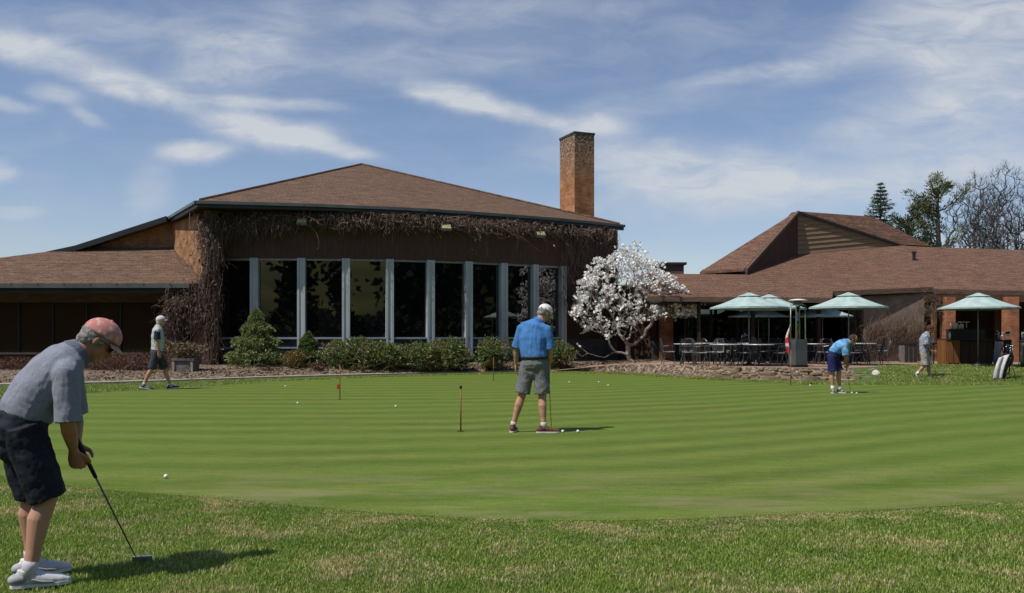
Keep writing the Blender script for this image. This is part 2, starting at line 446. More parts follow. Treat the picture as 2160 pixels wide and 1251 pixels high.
    def build(s, name, mat, parent=None, smooth=False, uv=False, world=False):
        me = D.meshes.new(name)
        vs = s.v
        if world and parent:      # vertices given in world space, parent holds the thing's base
            inv = Matrix.LocRotScale(parent.location, parent.rotation_euler, None).inverted()
            vs = [tuple(inv @ Vector(p)) for p in vs]
        me.from_pydata(vs, [], s.f); me.update()
        if uv:
            lay = me.uv_layers.new(name='UVMap')
            wv = s.v
            for p in me.polygons:
                n = p.normal
                t = Vector((0, 0, 1)).cross(n)
                if t.length < 1e-3: t = Vector((1, 0, 0))
                t.normalize()
                b = n.cross(t)
                for li in p.loop_indices:
                    q = Vector(wv[me.loops[li].vertex_index])
                    lay.data[li].uv = (q.dot(t), q.dot(b))
        return finish(me, name, mat, parent, smooth)
def np_mesh(name, V, Fc, mat, parent=None, smooth=False, origin=None):
    V = np.asarray(V, dtype=np.float32); Fc = np.asarray(Fc, dtype=np.int32)
    if origin is not None: V = V-np.array(origin, dtype=np.float32)
    me = D.meshes.new(name)
    me.vertices.add(len(V)); me.vertices.foreach_set('co', V.ravel())
    k = Fc.shape[1]
    me.loops.add(Fc.size); me.loops.foreach_set('vertex_index', Fc.ravel())
    me.polygons.add(len(Fc))
    me.polygons.foreach_set('loop_start', np.arange(len(Fc), dtype=np.int32)*k)
    me.polygons.foreach_set('loop_total', np.full(len(Fc), k, dtype=np.int32))
    me.update(calc_edges=True)
    return finish(me, name, mat, parent, smooth)
def remeshed(mb, name, mat, parent, voxel=.008, it=4, disp=None, minz=None, simplify=None):
    me = D.meshes.new(name); me.from_pydata(mb.v, [], mb.f)
    o = D.objects.new(name, me); COL.objects.link(o)
    r = o.modifiers.new('r', 'REMESH'); r.mode = 'VOXEL'; r.voxel_size = voxel
    s = o.modifiers.new('s', 'SMOOTH'); s.factor = .5; s.iterations = it
    for d in (disp or []):
        t = D.textures.new(name+'_folds', 'CLOUDS'); t.noise_scale = d[0]; t.noise_depth = 2
        m = o.modifiers.new('d', 'DISPLACE'); m.texture = t; m.strength = d[1]; m.mid_level = .5; m.texture_coords = 'LOCAL'
    dg = bpy.context.evaluated_depsgraph_get(); dg.update()
    nm = D.meshes.new_from_object(o.evaluated_get(dg))
    o.modifiers.clear(); o.data = nm; D.meshes.remove(me); nm.name = name
    if minz is not None:
        for vv in nm.vertices:
            if vv.co.z < minz: vv.co.z = minz
    nm.materials.clear(); nm.materials.append(mat)
    nm.polygons.foreach_set('use_smooth', [True]*len(nm.polygons))
    if parent: o.parent = parent
    return o
def norm(a): return a/np.maximum(np.linalg.norm(a, axis=1, keepdims=True), 1e-9)
def leaves(Pt, Dr, L, W, fold=.25):
    """bent diamond leaf at each point, pointing along Dr"""
    n = len(Pt)
    L = np.broadcast_to(np.asarray(L, dtype=float).reshape(-1, 1), (n, 1)); W = np.broadcast_to(np.asarray(W, dtype=float).reshape(-1, 1), (n, 1))
    Dr = norm(Dr); S = norm(np.cross(Dr, rng.normal(size=(n, 3)))); U = np.cross(S, Dr)
    a = Pt; b = Pt+Dr*L*.5+S*W*.5+U*W*fold; c = Pt+Dr*L; d = Pt+Dr*L*.5-S*W*.5+U*W*fold
    V = np.stack([a, b, c, d], 1).reshape(-1, 3)
    return V, np.arange(4*n).reshape(n, 4)
def strips(paths, rad):
    """thin 3-sided tubes along arrays of points; paths (n,k,3), rad (n,)"""
    n, k, _ = paths.shape
    T = np.gradient(paths, axis=1); T /= np.maximum(np.linalg.norm(T, axis=2, keepdims=True), 1e-9)
    ref = rng.normal(size=(n, 1, 3)); A = np.cross(T, ref); A /= np.maximum(np.linalg.norm(A, axis=2, keepdims=True), 1e-9)
    B = np.cross(T, A)
    tp = np.linspace(1, .35, k)[None, :, None]*rad[:, None, None]
    rings = [paths+(A*math.cos(t)+B*math.sin(t))*tp for t in (0, 2.094, 4.189)]
    V = np.stack(rings, 2).reshape(-1, 3)
    idx = np.arange(n*k*3).reshape(n, k, 3); Fs = []
    for j in range(3):
        j2 = (j+1) % 3
        Fs.append(np.stack([idx[:, :-1, j], idx[:, :-1, j2], idx[:, 1:, j2], idx[:, 1:, j]], -1).reshape(-1, 4))
    return V, np.concatenate(Fs)
def walk(start, d0, length, k=7, wander=.35, grav=0.0):
    n = len(start)
    d = norm(np.broadcast_to(np.asarray(d0, dtype=float), (n, 3)).copy()+rng.normal(size=(n, 3))*.15)
    L = np.broadcast_to(np.asarray(length, dtype=float).reshape(-1, 1), (n, 1))/(k-1)
    out = [start]; p = start
    for i in range(k-1):
        d = norm(d+rng.normal(size=(n, 3))*wander+np.array([0, 0, -grav]))
        p = p+d*L; out.append(p)
    return np.stack(out, 1)
def merge(parts):
    Vs, Fs, k = [], [], 0
    for V, f in parts:
        Vs.append(V); Fs.append(f+k); k += len(V)
    return np.concatenate(Vs), np.concatenate(Fs)
def grow(base, targets, step=.25, stiff=.35, jitter=.08, r0=.09, rmin=.006, power=2.3, sides=5):
    """branching skeleton: each target joins its nearest earlier node; radius by the pipe rule"""
    base = np.asarray(base, dtype=float)
    order = np.argsort(np.linalg.norm(targets-base, axis=1)); targets = targets[order]
    nodes = [base]; par = [-1]; plen = [0.0]
    for t in targets:
        A = np.array(nodes); d = np.linalg.norm(A-t, axis=1)
        up = np.maximum(A[:, 2]-t[2], 0)*.8
        i = int(np.argmin(d+np.array(plen)*stiff+up)); dist = d[i]
        m = max(1, int(dist/step)); a = A[i]; last = i
        for q in range(1, m+1):
            p = a+(t-a)*q/m
            if q < m: p = p+rng.normal(size=3)*jitter*step + np.array([0, 0, -.12*math.sin(math.pi*q/m)*min(dist, 1.)*.6])
            nodes.append(p); par.append(last); plen.append(plen[last]+dist/m); last = len(nodes)-1
    n = len(nodes); w = np.zeros(n)
    kids = [0]*n
    for i in range(1, n): kids[par[i]] += 1
    for i in range(n-1, 0, -1):
        if kids[i] == 0: w[i] = 1
        w[par[i]] += w[i]
    r = np.maximum(r0*(w/w[0])**(1/power), rmin)
    nodes = np.array(nodes); V = []; Fs = []
    P0 = nodes[np.array(par[1:])]; P1 = nodes[1:]; R1 = r[1:]; R0 = np.minimum(r[np.array(par[1:])], R1*1.35)
    T = norm(P1-P0); A = norm(np.cross(T, np.array([[.3, .9, .2]]))); B = np.cross(T, A)
    rings = []
    for (Q, R) in ((P0, R0), (P1, R1)):
        for k in range(sides):
            a = 2*math.pi*k/sides
            rings.append(Q+(A*math.cos(a)+B*math.sin(a))*R[:, None])
    V = np.stack(rings, 1).reshape(-1, 3); idx = np.arange(len(V)).reshape(-1, 2*sides)
    for k in range(sides):
        k2 = (k+1) % sides
        Fs.append(np.stack([idx[:, k], idx[:, k2], idx[:, sides+k2], idx[:, sides+k]], 1))
    return nodes, r, (V, np.concatenate(Fs))
# ------------------------------------------------------------------ people
def V3(p): return Vector(p)
def lerp(a, b, t): return a*(1-t)+b*t
def hand(mb, wrist, d, palm, thumb_side, curls=(15, 22, 18), sc=1.0):
    """five separate fingers on a palm; d = hand direction, palm = the way the palm faces, thumb_side = towards the thumb"""
    wrist, d, palm, w = V3(wrist), V3(d).normalized(), V3(palm), V3(thumb_side)
    palm = (palm-d*palm.dot(d)).normalized(); w = (w-d*w.dot(d)-palm*w.dot(palm)).normalized()
    mb.tube([wrist-d*.02, wrist+d*.02*sc, wrist+d*.055*sc, wrist+d*.088*sc], [(.026, .019), (.034*sc, .018*sc), (.043*sc, .017*sc), (.041*sc, .014*sc)], 12, side=w, cap='round')
    for off, ln in ((.032, .92), (.011, 1.0), (-.011, .94), (-.031, .76)):
        p = wrist+d*(.09-abs(off-.005)*.25)*sc+w*off*sc
        ang = 0; pts = [p-d*.012]
        dd = (d+w*off*.9).normalized()
        for c, L in zip(curls, (.045, .028, .022)):
            ang += math.radians(c)
            p = p+(dd*math.cos(ang)+palm*math.sin(ang))*L*ln*sc; pts.append(p)
        mb.tube(pts, [.0098*sc, .0092*sc, .0085*sc, .0072*sc], 8, cap='round')
    b = wrist+d*.028*sc+w*.03*sc
    t1 = b+(d*.55+w*.7+palm*.35).normalized()*.042*sc
    t2 = t1+(d*.85+w*.1+palm*.55).normalized()*.032*sc
    t3 = t2+(d*.8-w*.2+palm*.6).normalized()*.024*sc
    mb.tube([b-d*.01-w*.012, t1, t2, t3], [.015*sc, .0125*sc, .011*sc, .009*sc], 8, cap='round')
def head(mb, c, f, u, sc=1.0):
    c, f, u = V3(c), V3(f).normalized(), V3(u); u = (u-f*u.dot(f)).normalized(); s = u.cross(f)
    mb.ell(c+u*.03*sc-f*.008*sc, f*.098*sc, s*.078*sc, u*.092*sc, 18, 12)
    mb.ell(c-u*.035*sc+f*.022*sc, f*.07*sc, s*.062*sc, u*.075*sc, 16, 10)
    mb.ell(c-u*.088*sc+f*.055*sc, f*.03*sc, s*.032*sc, u*.024*sc, 10, 8)          # chin
    mb.tube([c+u*.012*sc+f*.082*sc, c-u*.012*sc+f*.1*sc, c-u*.03*sc+f*.108*sc], [.009*sc, .012*sc, .015*sc], 8, side=s, cap='round')   # nose
    for k in (-1, 1):
        mb.ell(c+s*k*.077*sc-f*.005*sc-u*.005*sc, f*.02*sc, s*.011*sc, u*.032*sc, 8, 6)  # ears
        mb.ell(c+s*k*.03*sc+f*.082*sc+u*.024*sc, f*.014*sc, s*.024*sc, u*.009*sc, 8, 6)  # brow
        mb.ell(c+s*k*.04*sc+f*.062*sc-u*.02*sc, f*.02*sc, s*.02*sc, u*.018*sc, 8, 6)     # cheek
    mb.ell(c-u*.062*sc+f*.086*sc, f*.012*sc, s*.024*sc, u*.006*sc, 8, 6)           # lips
    mb.ell(c-u*.07*sc+f*.083*sc, f*.012*sc, s*.02*sc, u*.007*sc, 8, 6)
    return c, f, u, s
def shoe_mb(ank, toe, sc=1.0, lift=0.0):
    d = V3(toe).normalized(); a = V3(ank); b = Vector((a.x, a.y, a.z-.085*sc))
    s = Vector((0, 0, 1)).cross(Vector((d.x, d.y, 0)).normalized()); n = d.cross(s)*-1
    n = s.cross(d)*-1 if s.cross(d).z < 0 else s.cross(d)
    if n.z < 0: n = -n
    mb = MB()
    q = lambda x, z: b+d*x*sc+n*z*sc
    mb.tube([q(-.065, .042), q(-.02, .05), q(.05, .047), q(.12, .036), q(.175, .03), q(.2, .026)],
            [(.033*sc, .04*sc), (.038*sc, .046*sc), (.042*sc, .042*sc), (.049*sc, .033*sc), (.045*sc, .026*sc), (.034*sc, .02*sc)], 16, side=s, cap='round')
    mb.tube([q(-.02, .045), q(-.012, .1)], [(.041*sc, .054*sc), (.04*sc, .05*sc)], 16, side=s, cap='flat')
    mb.tube([q(.0, .09), q(.045, .078), q(.09, .055)], [(.03*sc, .022*sc), (.032*sc, .02*sc), (.034*sc, .018*sc)], 12, side=s, cap='round')
    so = MB(); out = []
    for x, w in ((-.1, .012), (-.085, .033), (-.04, .041), (.03, .041), (.1, .051), (.16, .051), (.205, .038), (.224, .014)):
        out.append((x, w))
    poly = [q(x, 0)+s*w*sc for x, w in out]+[q(x, 0)-s*w*sc for x, w in reversed(out)]
    so.prism(poly, n*.019*sc)
    return mb, so
def RYW(th):
    def f(v, sc=False):
        v = V3(v)
        if sc: v = Vector((v.x*math.cos(th), v.y, v.z))
        return Matrix.Rotation(th, 3, 'Z') @ v
    return f
def person(loc, label, J, cfg, group=None):
    root = empty('person', loc, label, 'person', group)
    th = cfg.get('yaw', 0.0); RZ = RYW(th); J = {k: RZ(v, True) for k, v in J.items()}
    cfg = dict(cfg)
    for k_ in ('side', 'back', 'hf', 'hu', 'toeL', 'toeR'):
        dflt = {'side': (0, 1, 0), 'back': (-1, 0, 0), 'hu': (0, 0, 1)}.get(k_)
        cfg[k_] = RZ(cfg.get(k_, dflt))
    for k_ in ('handL', 'handR'):
        h_ = cfg[k_]; cfg[k_] = (RZ(h_[0]), RZ(h_[1]), RZ(h_[2]), h_[3])
    side = V3(cfg.get('side', (0, 1, 0))); sc = cfg.get('sc', 1.0); g = cfg.get('girth', 1.0); vx = cfg.get('voxel', .009)
    mb = MB()
    low = J['pelvis']+(J['pelvis']-J['waist']).normalized()*.045+Vector((0, 0, -.02))
    tors = [low, J['pelvis'], J['waist'], J['belly'], J['chest'], J['shline'], J['neck']]
    rb = cfg.get('torso_r', [(.13, .1), (.165, .125), (.16, .12), (.17, .13), (.18, .13), (.165, .1), (.075, .075)])
    rb = [(a*sc, b*sc) for a, b in rb]
    mb.tube(tors, [(a*(.93 if q_ > 1 else .8), b*(.93 if q_ > 1 else .72)) for q_, (a, b) in enumerate(rb)], 20, side=side, cap='round')
    hd = J['head']; f = V3(cfg['hf']).normalized(); u0 = V3(cfg.get('hu', (0, 0, 1)))
    c, f, u, s = head(mb, hd, f, u0, sc)
    mb.tube([J['neck']-(J['shline']*-1+J['neck']).normalized()*.03, lerp(J['neck'], hd-u*.05-f*.02, .5), hd-u*.05*sc-f*.025*sc], [.066*sc, .058*sc, .056*sc], 14, cap='round')
    arms = {}
    for k in 'LR':
        S, E, Wr = J['sh'+k], J['el'+k], J['wr'+k]
        mb.tube([lerp(J['shline'], S, .3), S], [.06*sc, .056*sc], 12, cap='round')
        mb.tube([S, lerp(S, E, .45), E, lerp(E, Wr, .3), lerp(E, Wr, .75), Wr], [.056*sc*g, .05*sc*g, .041*sc, .043*sc*g, .032*sc, (.027*sc, .021*sc)], 14, cap='round')
        h = cfg['hand'+k]
        hand(mb, Wr, h[0], h[1], h[2], h[3], sc)
        Hp, K, A = J['hip'+k], J['kn'+k], J['an'+k]
        back = V3(cfg.get('back', (-1, 0, 0)))
        toe = V3(cfg['toe'+k])
        mb.tube([Hp, lerp(Hp, K, .5), K, lerp(K, A, .3)+back*.018*sc, lerp(K, A, .7)+back*.004, A], [.088*sc*g, .078*sc*g, .056*sc, .059*sc*g, .041*sc, .036*sc], 16, cap='round')
        mb.tube([A, A-Vector((0, 0, .045*sc))+toe.normalized()*.03, A-Vector((0, 0, .06*sc))+toe.normalized()*.14], [.035*sc, .033*sc, .024*sc], 10, cap='round')
    remeshed(mb, 'body', cfg['skin'], root, vx*.72 if cfg.get('fine') else vx, 3)
    # shirt ------------------------------------------------------------
    sm = MB(); ex = cfg.get('loose', .014)
    hem = lerp(J['waist'], J['pelvis'], cfg.get('hem', .35))
    r_w = rb[2]
    sp = [hem, J['waist'], J['belly'], J['chest'], J['shline'], lerp(J['shline'], J['neck'], .75)]
    sr = [(rb[1][0]*.98+ex, rb[1][1]*.98+ex), (r_w[0]+ex, r_w[1]+ex), (rb[3][0]+ex, rb[3][1]+ex), (rb[4][0]+ex, rb[4][1]+ex), (rb[5][0]+ex, rb[5][1]+ex), (.085*sc, .08*sc)]
    sm.tube(sp, sr, 24, side=side, cap='flat')
    slv = MB()
    for k in 'LR':
        S, E = J['sh'+k], J['el'+k]
        tgt = slv if cfg.get('sleeve_mat') else sm
        sm.tube([lerp(J['shline'], S, .35), S], [.088*sc, .074*sc], 14, cap='round')
        ln = cfg.get('sleeve', .8)
        tgt.tube([S, lerp(S, E, ln*.5), lerp(S, E, ln)], [.068*sc*g+ex*.2, .068*sc*g+ex*.4, .066*sc*g+ex*.8], 16, side=side, cap='keep')
        tgt.ell(S, (.07*sc, 0, 0), (0, .07*sc, 0), (0, 0, .07*sc), 12, 8)
    folds = cfg.get('folds', [(.09, .02), (.035, .008)])
    shirt = remeshed(sm, 'shirt', cfg['shirt'], root, vx, 4, folds)
    if cfg.get('sleeve_mat'): remeshed(slv, 'sleeves', cfg['sleeve_mat'], root, vx, 3, [(.06, .008)])
    # collar: a sub-part of the shirt
    cm = MB(); ax = (J['neck']-J['shline']).normalized()
    cc = lerp(J['shline'], J['neck'], .8)
    cm.tube([cc-ax*.03, cc+ax*.03], [.1*sc, .073*sc], 20, cap='flat')
    o = remeshed(cm, 'collar', cfg.get('collar', cfg['shirt']), shirt, vx*.8, 2)
    # shorts -------------------------------------------------------------
    pm_ = MB()
    top = lerp(J['waist'], J['pelvis'], .12)
    pm_.tube([top, J['pelvis'], low], [(rb[1][0]+.004, rb[1][1]+.002), (rb[1][0]+.016, rb[1][1]+.022), (rb[0][0]+.025, rb[0][1]+.03)], 20, side=side, cap='flat')
    cr = (J['hipL']+J['hipR'])/2-Vector((0, 0, .075)); pm_.ell(cr, (.12*sc, 0, 0), (0, .12*sc, 0), (0, 0, .13*sc), 16, 10)
    for k in 'LR':
        Hp, K, A = J['hip'+k], J['kn'+k], J['an'+k]
        e = lerp(Hp, K, cfg.get('short_len', 1.0)); e2 = e
        rr = cfg.get('short_r', .098)*sc
        pm_.tube([Hp+Vector((0, 0, .03)), lerp(Hp, e2, .5), e2], [.108*sc*g, .104*sc*g, rr*g], 18, side=side, cap='flat')
    remeshed(pm_, 'shorts', cfg['shorts'], root, vx, 4, [(.1, .02), (.04, .008)])
    bm_ = MB(); d = (J['waist']-J['pelvis']).normalized()
    bm_.tube([hem-d*.02, hem+d*.02], [(sr[0][0]+.004, sr[0][1]+.004)]*2, 24, side=side, cap='flat')
    if cfg.get('belt'): bm_.build('belt', cfg['belt'], root, True)
    # feet ---------------------------------------------------------------
    for k in 'LR':
        A, toe = J['an'+k], V3(cfg['toe'+k])
        a, so = shoe_mb(A, toe, sc*cfg.get('shoe', 1))
        sh = remeshed(a, 'shoe', cfg['shoes'], root, vx*.75, 2)
        so.build('sole', cfg.get('sole', M['white']), sh)
        if cfg.get('trim'):
            dd_ = toe.normalized(); s_ = Vector((0, 0, 1)).cross(dd_).normalized(); b0 = Vector((A.x, A.y, A.z-.085*sc))
            tr = MB(); tr.tube([b0+dd_*-.07*sc+Vector((0, 0, .05)), b0-dd_*.03*sc+Vector((0, 0, .056))], [(.038*sc, .03*sc), (.0445*sc, .034*sc)], 16, side=s_, cap='round')
            tr.build('heel_panel', cfg['trim'], sh, True)
            for x_, z_, w_ in ((.03, .098, .03), (.055, .088, .031), (.08, .077, .033)):
                la = MB(); la.tube([b0+dd_*x_*sc+s_*w_*sc+Vector((0, 0, z_-.022)), b0+dd_*x_*sc+Vector((0, 0, z_+.004)), b0+dd_*x_*sc-s_*w_*sc+Vector((0, 0, z_-.022))], .0045, 6, cap='round')
                la.build('lace', cfg['trim'], sh, True)
            for y_ in (-1, 1):
                la = MB(); la.tube([b0+dd_*.02*sc+s_*y_*.044*sc+Vector((0, 0, .05)), b0+dd_*.07*sc+s_*y_*.0455*sc+Vector((0, 0, .034)), b0+dd_*.12*sc+s_*y_*.05*sc+Vector((0, 0, .03))], [.006, .009, .005], 6, cap='round')
                la.build('side_panel', cfg['trim'], sh, True)
        K = J['kn'+k]; sk = MB(); dd = (K-A).normalized()
        sk.tube([A-dd*.03, A+dd*.03, A+dd*cfg.get('sock', .06)], [.044*sc, .041*sc, .044*sc], 14, cap='flat')
        sk.build('sock', cfg['socks'], root, True)
    # hair, cap, eyes ------------------------------------------------------
    if cfg.get('hair'):
        hm = MB()
        hm.ell(c+u*.022*sc-f*.022*sc, f*.092*sc, s*.086*sc, u*.096*sc, 20, 14)
        hm.ell(c-u*.035*sc-f*.05*sc, f*.05*sc, s*.07*sc, u*.055*sc, 16, 10)
        if cfg.get('sideburn'):
            for k in (-1, 1): hm.ell(c+s*k*.074*sc+f*.018*sc+u*.018*sc, f*.03*sc, s*.012*sc, u*.03*sc, 10, 8)
        remeshed(hm, 'hair', cfg['hair'], root, .005 if cfg.get('fine') else .008, 2, [(.02, .012)])
    if cfg.get('cap'):
        cp = MB()
        cu = (u*cfg.get('cap_u', 1.0)-f*.22).normalized(); cf = s.cross(cu).normalized()
        cf = (f-cu*f.dot(cu)).normalized()
        cc = c+u*.042*sc-f*.004*sc
        cp.ell(cc, cf*.112*sc, s*.094*sc, cu*.096*sc, 28, 12, zmin=-.12)
        cap = cp.build('cap', cfg['cap'], root, True)
        br = MB(); top = []; n = 9
        for i in range(n):
            t = -1+2*i/(n-1)
            inn = cc+cf*(.1*math.sqrt(max(0, 1-(t*.8)**2)))*sc+s*t*.076*sc-cu*.01*sc
            ln_ = .07*math.sqrt(max(0, 1-t*t*.92))
            out = inn+(cf*.9-cu*.42)*ln_*sc-cu*.02*t*t*sc
            top.append((inn-cu*.012*t*t*sc, out))
        vs = []
        for a, b in top: vs += [a, b, a-cu*.005, b-cu*.005]
        fs = []
        for i in range(n-1):
            k = i*4
            fs += [(k, k+1, k+5, k+4), (k+2, k+6, k+7, k+3), (k+1, k+3, k+7, k+5), (k, k+4, k+6, k+2)]
        fs += [(0, 2, 3, 1), ((n-1)*4, (n-1)*4+1, (n-1)*4+3, (n-1)*4+2)]
        br.add(vs, fs); br.build('brim', cfg.get('brim', cfg['cap']), cap, True)
        bt = MB(); bt.ell(cc+cu*.097*sc, cf*.008, s*.008, cu*.005, 8, 6); bt.build('button', cfg['cap'], cap, True)
    for k in (-1, 1):
        em = MB(); em.ell(c+s*k*.03*sc+f*.083*sc+u*.01*sc, f*.011, s*.013, u*.009, 10, 8)
        em.build('eye', M['eye'], root, True)
    if cfg.get('glasses'):
        gm = MB()
        for k in (-1, 1):
            gm.ell(c+s*k*.034*sc+f*.094*sc+u*.008*sc, f*.006, s*.03, u*.02, 12, 8)
            gm.tube([c+s*k*.064*sc+f*.088*sc+u*.014*sc, c+s*k*.083*sc+f*.03*sc+u*.014*sc, c+s*k*.083*sc-f*.012*sc+u*.008*sc], .0028, 6)
        gm.tube([c-s*.012+f*.1*sc+u*.012, c+s*.012+f*.1*sc+u*.012], .003, 6)
        gm.build('sunglasses', M['rubber'], root, True)
    return root
def putter(top, bot, hd_dir, label, group='putters held by the golfers', mallet=True):
    top, bot = V3(top), V3(bot)
    r = empty('putter', (bot.x, bot.y, 0), label, 'golf club', group)
    d = (top-bot).normalized()
    m = MB(); m.tube([bot, lerp(bot, top, .72)], [.0042, .006], 8); m.build('shaft', M['shaft'], r, True, world=True)
    m = MB(); m.tube([lerp(bot, top, .7), top], [.011, .0145], 10, cap='round'); m.build('grip', M['rubber'], r, True, world=True)
    h = V3(hd_dir).normalized(); s = Vector((0, 0, 1)).cross(h)
    m = MB()
    c = bot+h*.035; c.z = .026
    m.box(c, (.115, .024, .028), R=Matrix((h, s, Vector((0, 0, 1)))).transposed())
    if mallet: m.box(c+s*.034-Vector((0, 0, .004)), (.075, .05, .018), R=Matrix((h, s, Vector((0, 0, 1)))).transposed())
    m.tube([bot+d*.06, bot, c+Vector((0, 0, .012))], [.0055, .0055, .007], 8)
    m.build('club_head', M['steel'], r, world=True)
    return r

def make_people():
    def fab(n, a, b, sc=40, fold=(3.4, 6, 1.5), fs=.38):
        m, nt, bs = new_mat(n); v = coord(nt)
        col = ramp(nt, noise(nt, v, sc, 6), [(.35, a), (.65, b)]); nt.links.new(col, bs.inputs['Base Color']); setv(bs, Roughness=.9); bs.inputs['Specular IOR Level'].default_value = .15
        mp = N(nt, 'ShaderNodeMapping'); nt.links.new(v, mp.inputs['Vector']); mp.inputs['Rotation'].default_value = (0, .75, .2); mp.inputs['Scale'].default_value = fold
        f1 = noise(nt, mp.outputs[0], 1.5, 3, .45, .6)
        f2 = ramp(nt, f1, [(.35, 0.0), (.5, 1.0), (.62, .25)])
        bump(nt, bs, f2, fs, .018); return m
    M['skin'] = pm('tanned_skin', (.4, .2, .12), (.31, .145, .085), 14, .5, .15, 90, .003, spec=.35)
    nt = M['skin'].node_tree; bs_ = nt.nodes['Principled BSDF']; src = bs_.inputs['Base Color'].links[0].from_socket
    sz = N(nt, 'ShaderNodeSeparateXYZ'); nt.links.new(coord(nt), sz.inputs[0])
    nt.links.new(mix(nt, ramp(nt, sz.outputs['Z'], [(.55, 1.0), (.62, 0.0)]), src, (.46, .25, .165)), bs_.inputs['Base Color'])   # paler shins than arms
    M['skin_leg'] = pm('fair_skin', (.5, .29, .19), (.38, .19, .12), 12, .55, .15, 90, .003, spec=.35)
    M['eye'] = pm('eye_dark', (.04, .03, .025), None, 5, .2)
    M['shaft'] = pm('dark_steel_shaft', (.13, .13, .14), (.09, .09, .1), 6, .3, metal=.7)
    M['hair_grey'] = pm('grey_hair', (.3, .29, .28), (.1, .095, .09), 55, .8, .6, 160, .006, stretch=(1, 1, .35))
    M['hair_white'] = pm('white_hair', (.66, .64, .58), (.45, .43, .38), 40, .8, .5, 120, .006)
    M['hair_dark'] = pm('dark_hair', (.05, .032, .028), (.03, .02, .018), 40, .7, .5, 120, .006)
    # heather grey polo with fine melange
    M['polo_grey'] = fab('heather_grey_knit', (.25, .268, .32), (.185, .2, .25), sc=120)
    M['collar_grey'] = fab('dark_heather_knit', (.15, .165, .21), (.1, .11, .15), sc=160)
    M['navy'] = pm('black_navy_twill', (.012, .016, .03), (.007, .009, .017), 30, .8, .3, 300, .002)
    M['cap_red'] = pm('mottled_red_cap', (.48, .19, .165), (.56, .41, .36), 34, .85, .2, 200, .002, lo=.5, hi=.62)
    M['cap_pale'] = pm('faded_pink_brim', (.52, .37, .29), (.42, .24, .19), 22, .85)
    M['white_shoe'] = pm('white_leather', (.68, .69, .69), (.5, .52, .53), 8, .45, .1, 60, spec=.4)
    M['shoe_grey'] = pm('grey_shoe_panel', (.38, .39, .41), (.27, .28, .3), 8, .6)
    TH1, TH3, TH4, TH5 = .498, .38, -.35, -.436
    M['sock'] = pm('pale_sock', (.6, .57, .6), (.45, .43, .46), 60, .95)
    M['blue'] = fab('bright_blue_knit', (.075, .22, .5), (.055, .165, .41), sc=60, fold=(5, 6, .9), fs=.5)
    M['grey_short'] = pm('grey_chequered_cotton', (.185, .195, .195), (.105, .11, .115), 65, .9, .3, 200, .002)
    M['cap_white'] = pm('white_cap_cloth', (.74, .73, .7), (.35, .34, .33), 26, .85, lo=.52, hi=.66)
    M['brown_shoe'] = pm('brown_red_suede', (.16, .055, .035), (.1, .035, .025), 25, .7)
    M['vest'] = pm('pale_grey_vest', (.45, .48, .46), (.34, .37, .36), 12, .9)
    M['navy_knit'] = pm('navy_knit', (.018, .025, .05), (.012, .016, .032), 12, .9)
    M['short_dark'] = pm('charcoal_navy_shorts', (.05, .055, .075), (.03, .033, .045), 14, .9)
    M['skyblue'] = pm('pale_blue_knit', (.2, .42, .64), (.09, .24, .5), 9, .9, lo=.4, hi=.6)
    M['royal'] = pm('royal_navy_shorts', (.018, .025, .12), (.012, .015, .07), 9, .9)
    M['print'] = pm('grey_patterned_knit', (.42, .43, .47), (.16, .18, .24), 20, .9, lo=.42, hi=.55)
    M['khaki'] = pm('pale_khaki_cotton', (.44, .41, .36), (.24, .22, .2), 10, .9, lo=.4, hi=.6)
    M['cap_maroon'] = pm('dark_red_cap', (.1, .03, .03), (.06, .02, .02), 12, .9)
    M['black_shoe'] = pm('black_and_white_shoe', (.03, .03, .035), (.3, .3, .32), 14, .5, lo=.5, hi=.6)
    grip = (62, 70, 55)
    # 1: front man, seen from his right, bent over a putter
    L = Vector((-2.714, 5.0, 0))
    J = dict(pelvis=(-.065, 0, .87), waist=(-.025, 0, .975), belly=(.05, 0, 1.085), chest=(.135, 0, 1.185), shline=(.215, 0, 1.265), neck=(.295, 0, 1.315),
             head=(.388, 0, 1.372), shL=(.235, .17, 1.2), shR=(.2, -.17, 1.19), elL=(.265, .2, .93), elR=(.205, -.2, .915),
             wrL=(.268, .045, .775), wrR=(.245, -.035, .745), hipL=(-.08, .085, .86), hipR=(-.045, -.09, .87), knL=(.015, .12, .49), knR=(.095, -.1, .50),
             anL=(.005, .13, .1), anR=(-.01, -.13, .098))
    person(L, 'man in grey polo, black shorts and mottled red cap bent over his putter', J,
           dict(hf=(.7, .0, -.7), hu=(.5, 0, .8), sc=1.0, girth=1.02, voxel=.007, fine=True, skin=M['skin'], shirt=M['polo_grey'], collar=M['collar_grey'], shorts=M['navy'],
                shoes=M['white_shoe'], trim=M['shoe_grey'], yaw=TH1, socks=M['sock'], hair=M['hair_grey'], sideburn=True, cap=M['cap_red'], brim=M['cap_pale'], glasses=True,
                shoe=.93, torso_r=[(.13, .095), (.162, .13), (.162, .136), (.172, .142), (.178, .13), (.16, .1), (.072, .072)],
                toeL=(1, .1, 0), toeR=(1, -.05, 0), sleeve=1.0, short_len=1.02, short_r=.1, loose=.01, hem=.3,
                handL=((.1, -.35, -1), (.3, -1, -.2), (1, .1, 0), (35, 75, 60)), handR=((.14, .2, -1), (.5, .9, .1), (.9, -.45, 0), (40, 75, 55)),
                folds=[(.16, .02), (.06, .008)]))
    putter(L+RYW(TH1)((.265, 0, .80), True), L+Vector((.40, .46, .03)), (1, .25, 0), 'dark shafted putter held by the man in the grey polo at near left')
    # 2: man with his back turned
    L = Vector(((1117-U0)/F*12.75, 12.75, 0))
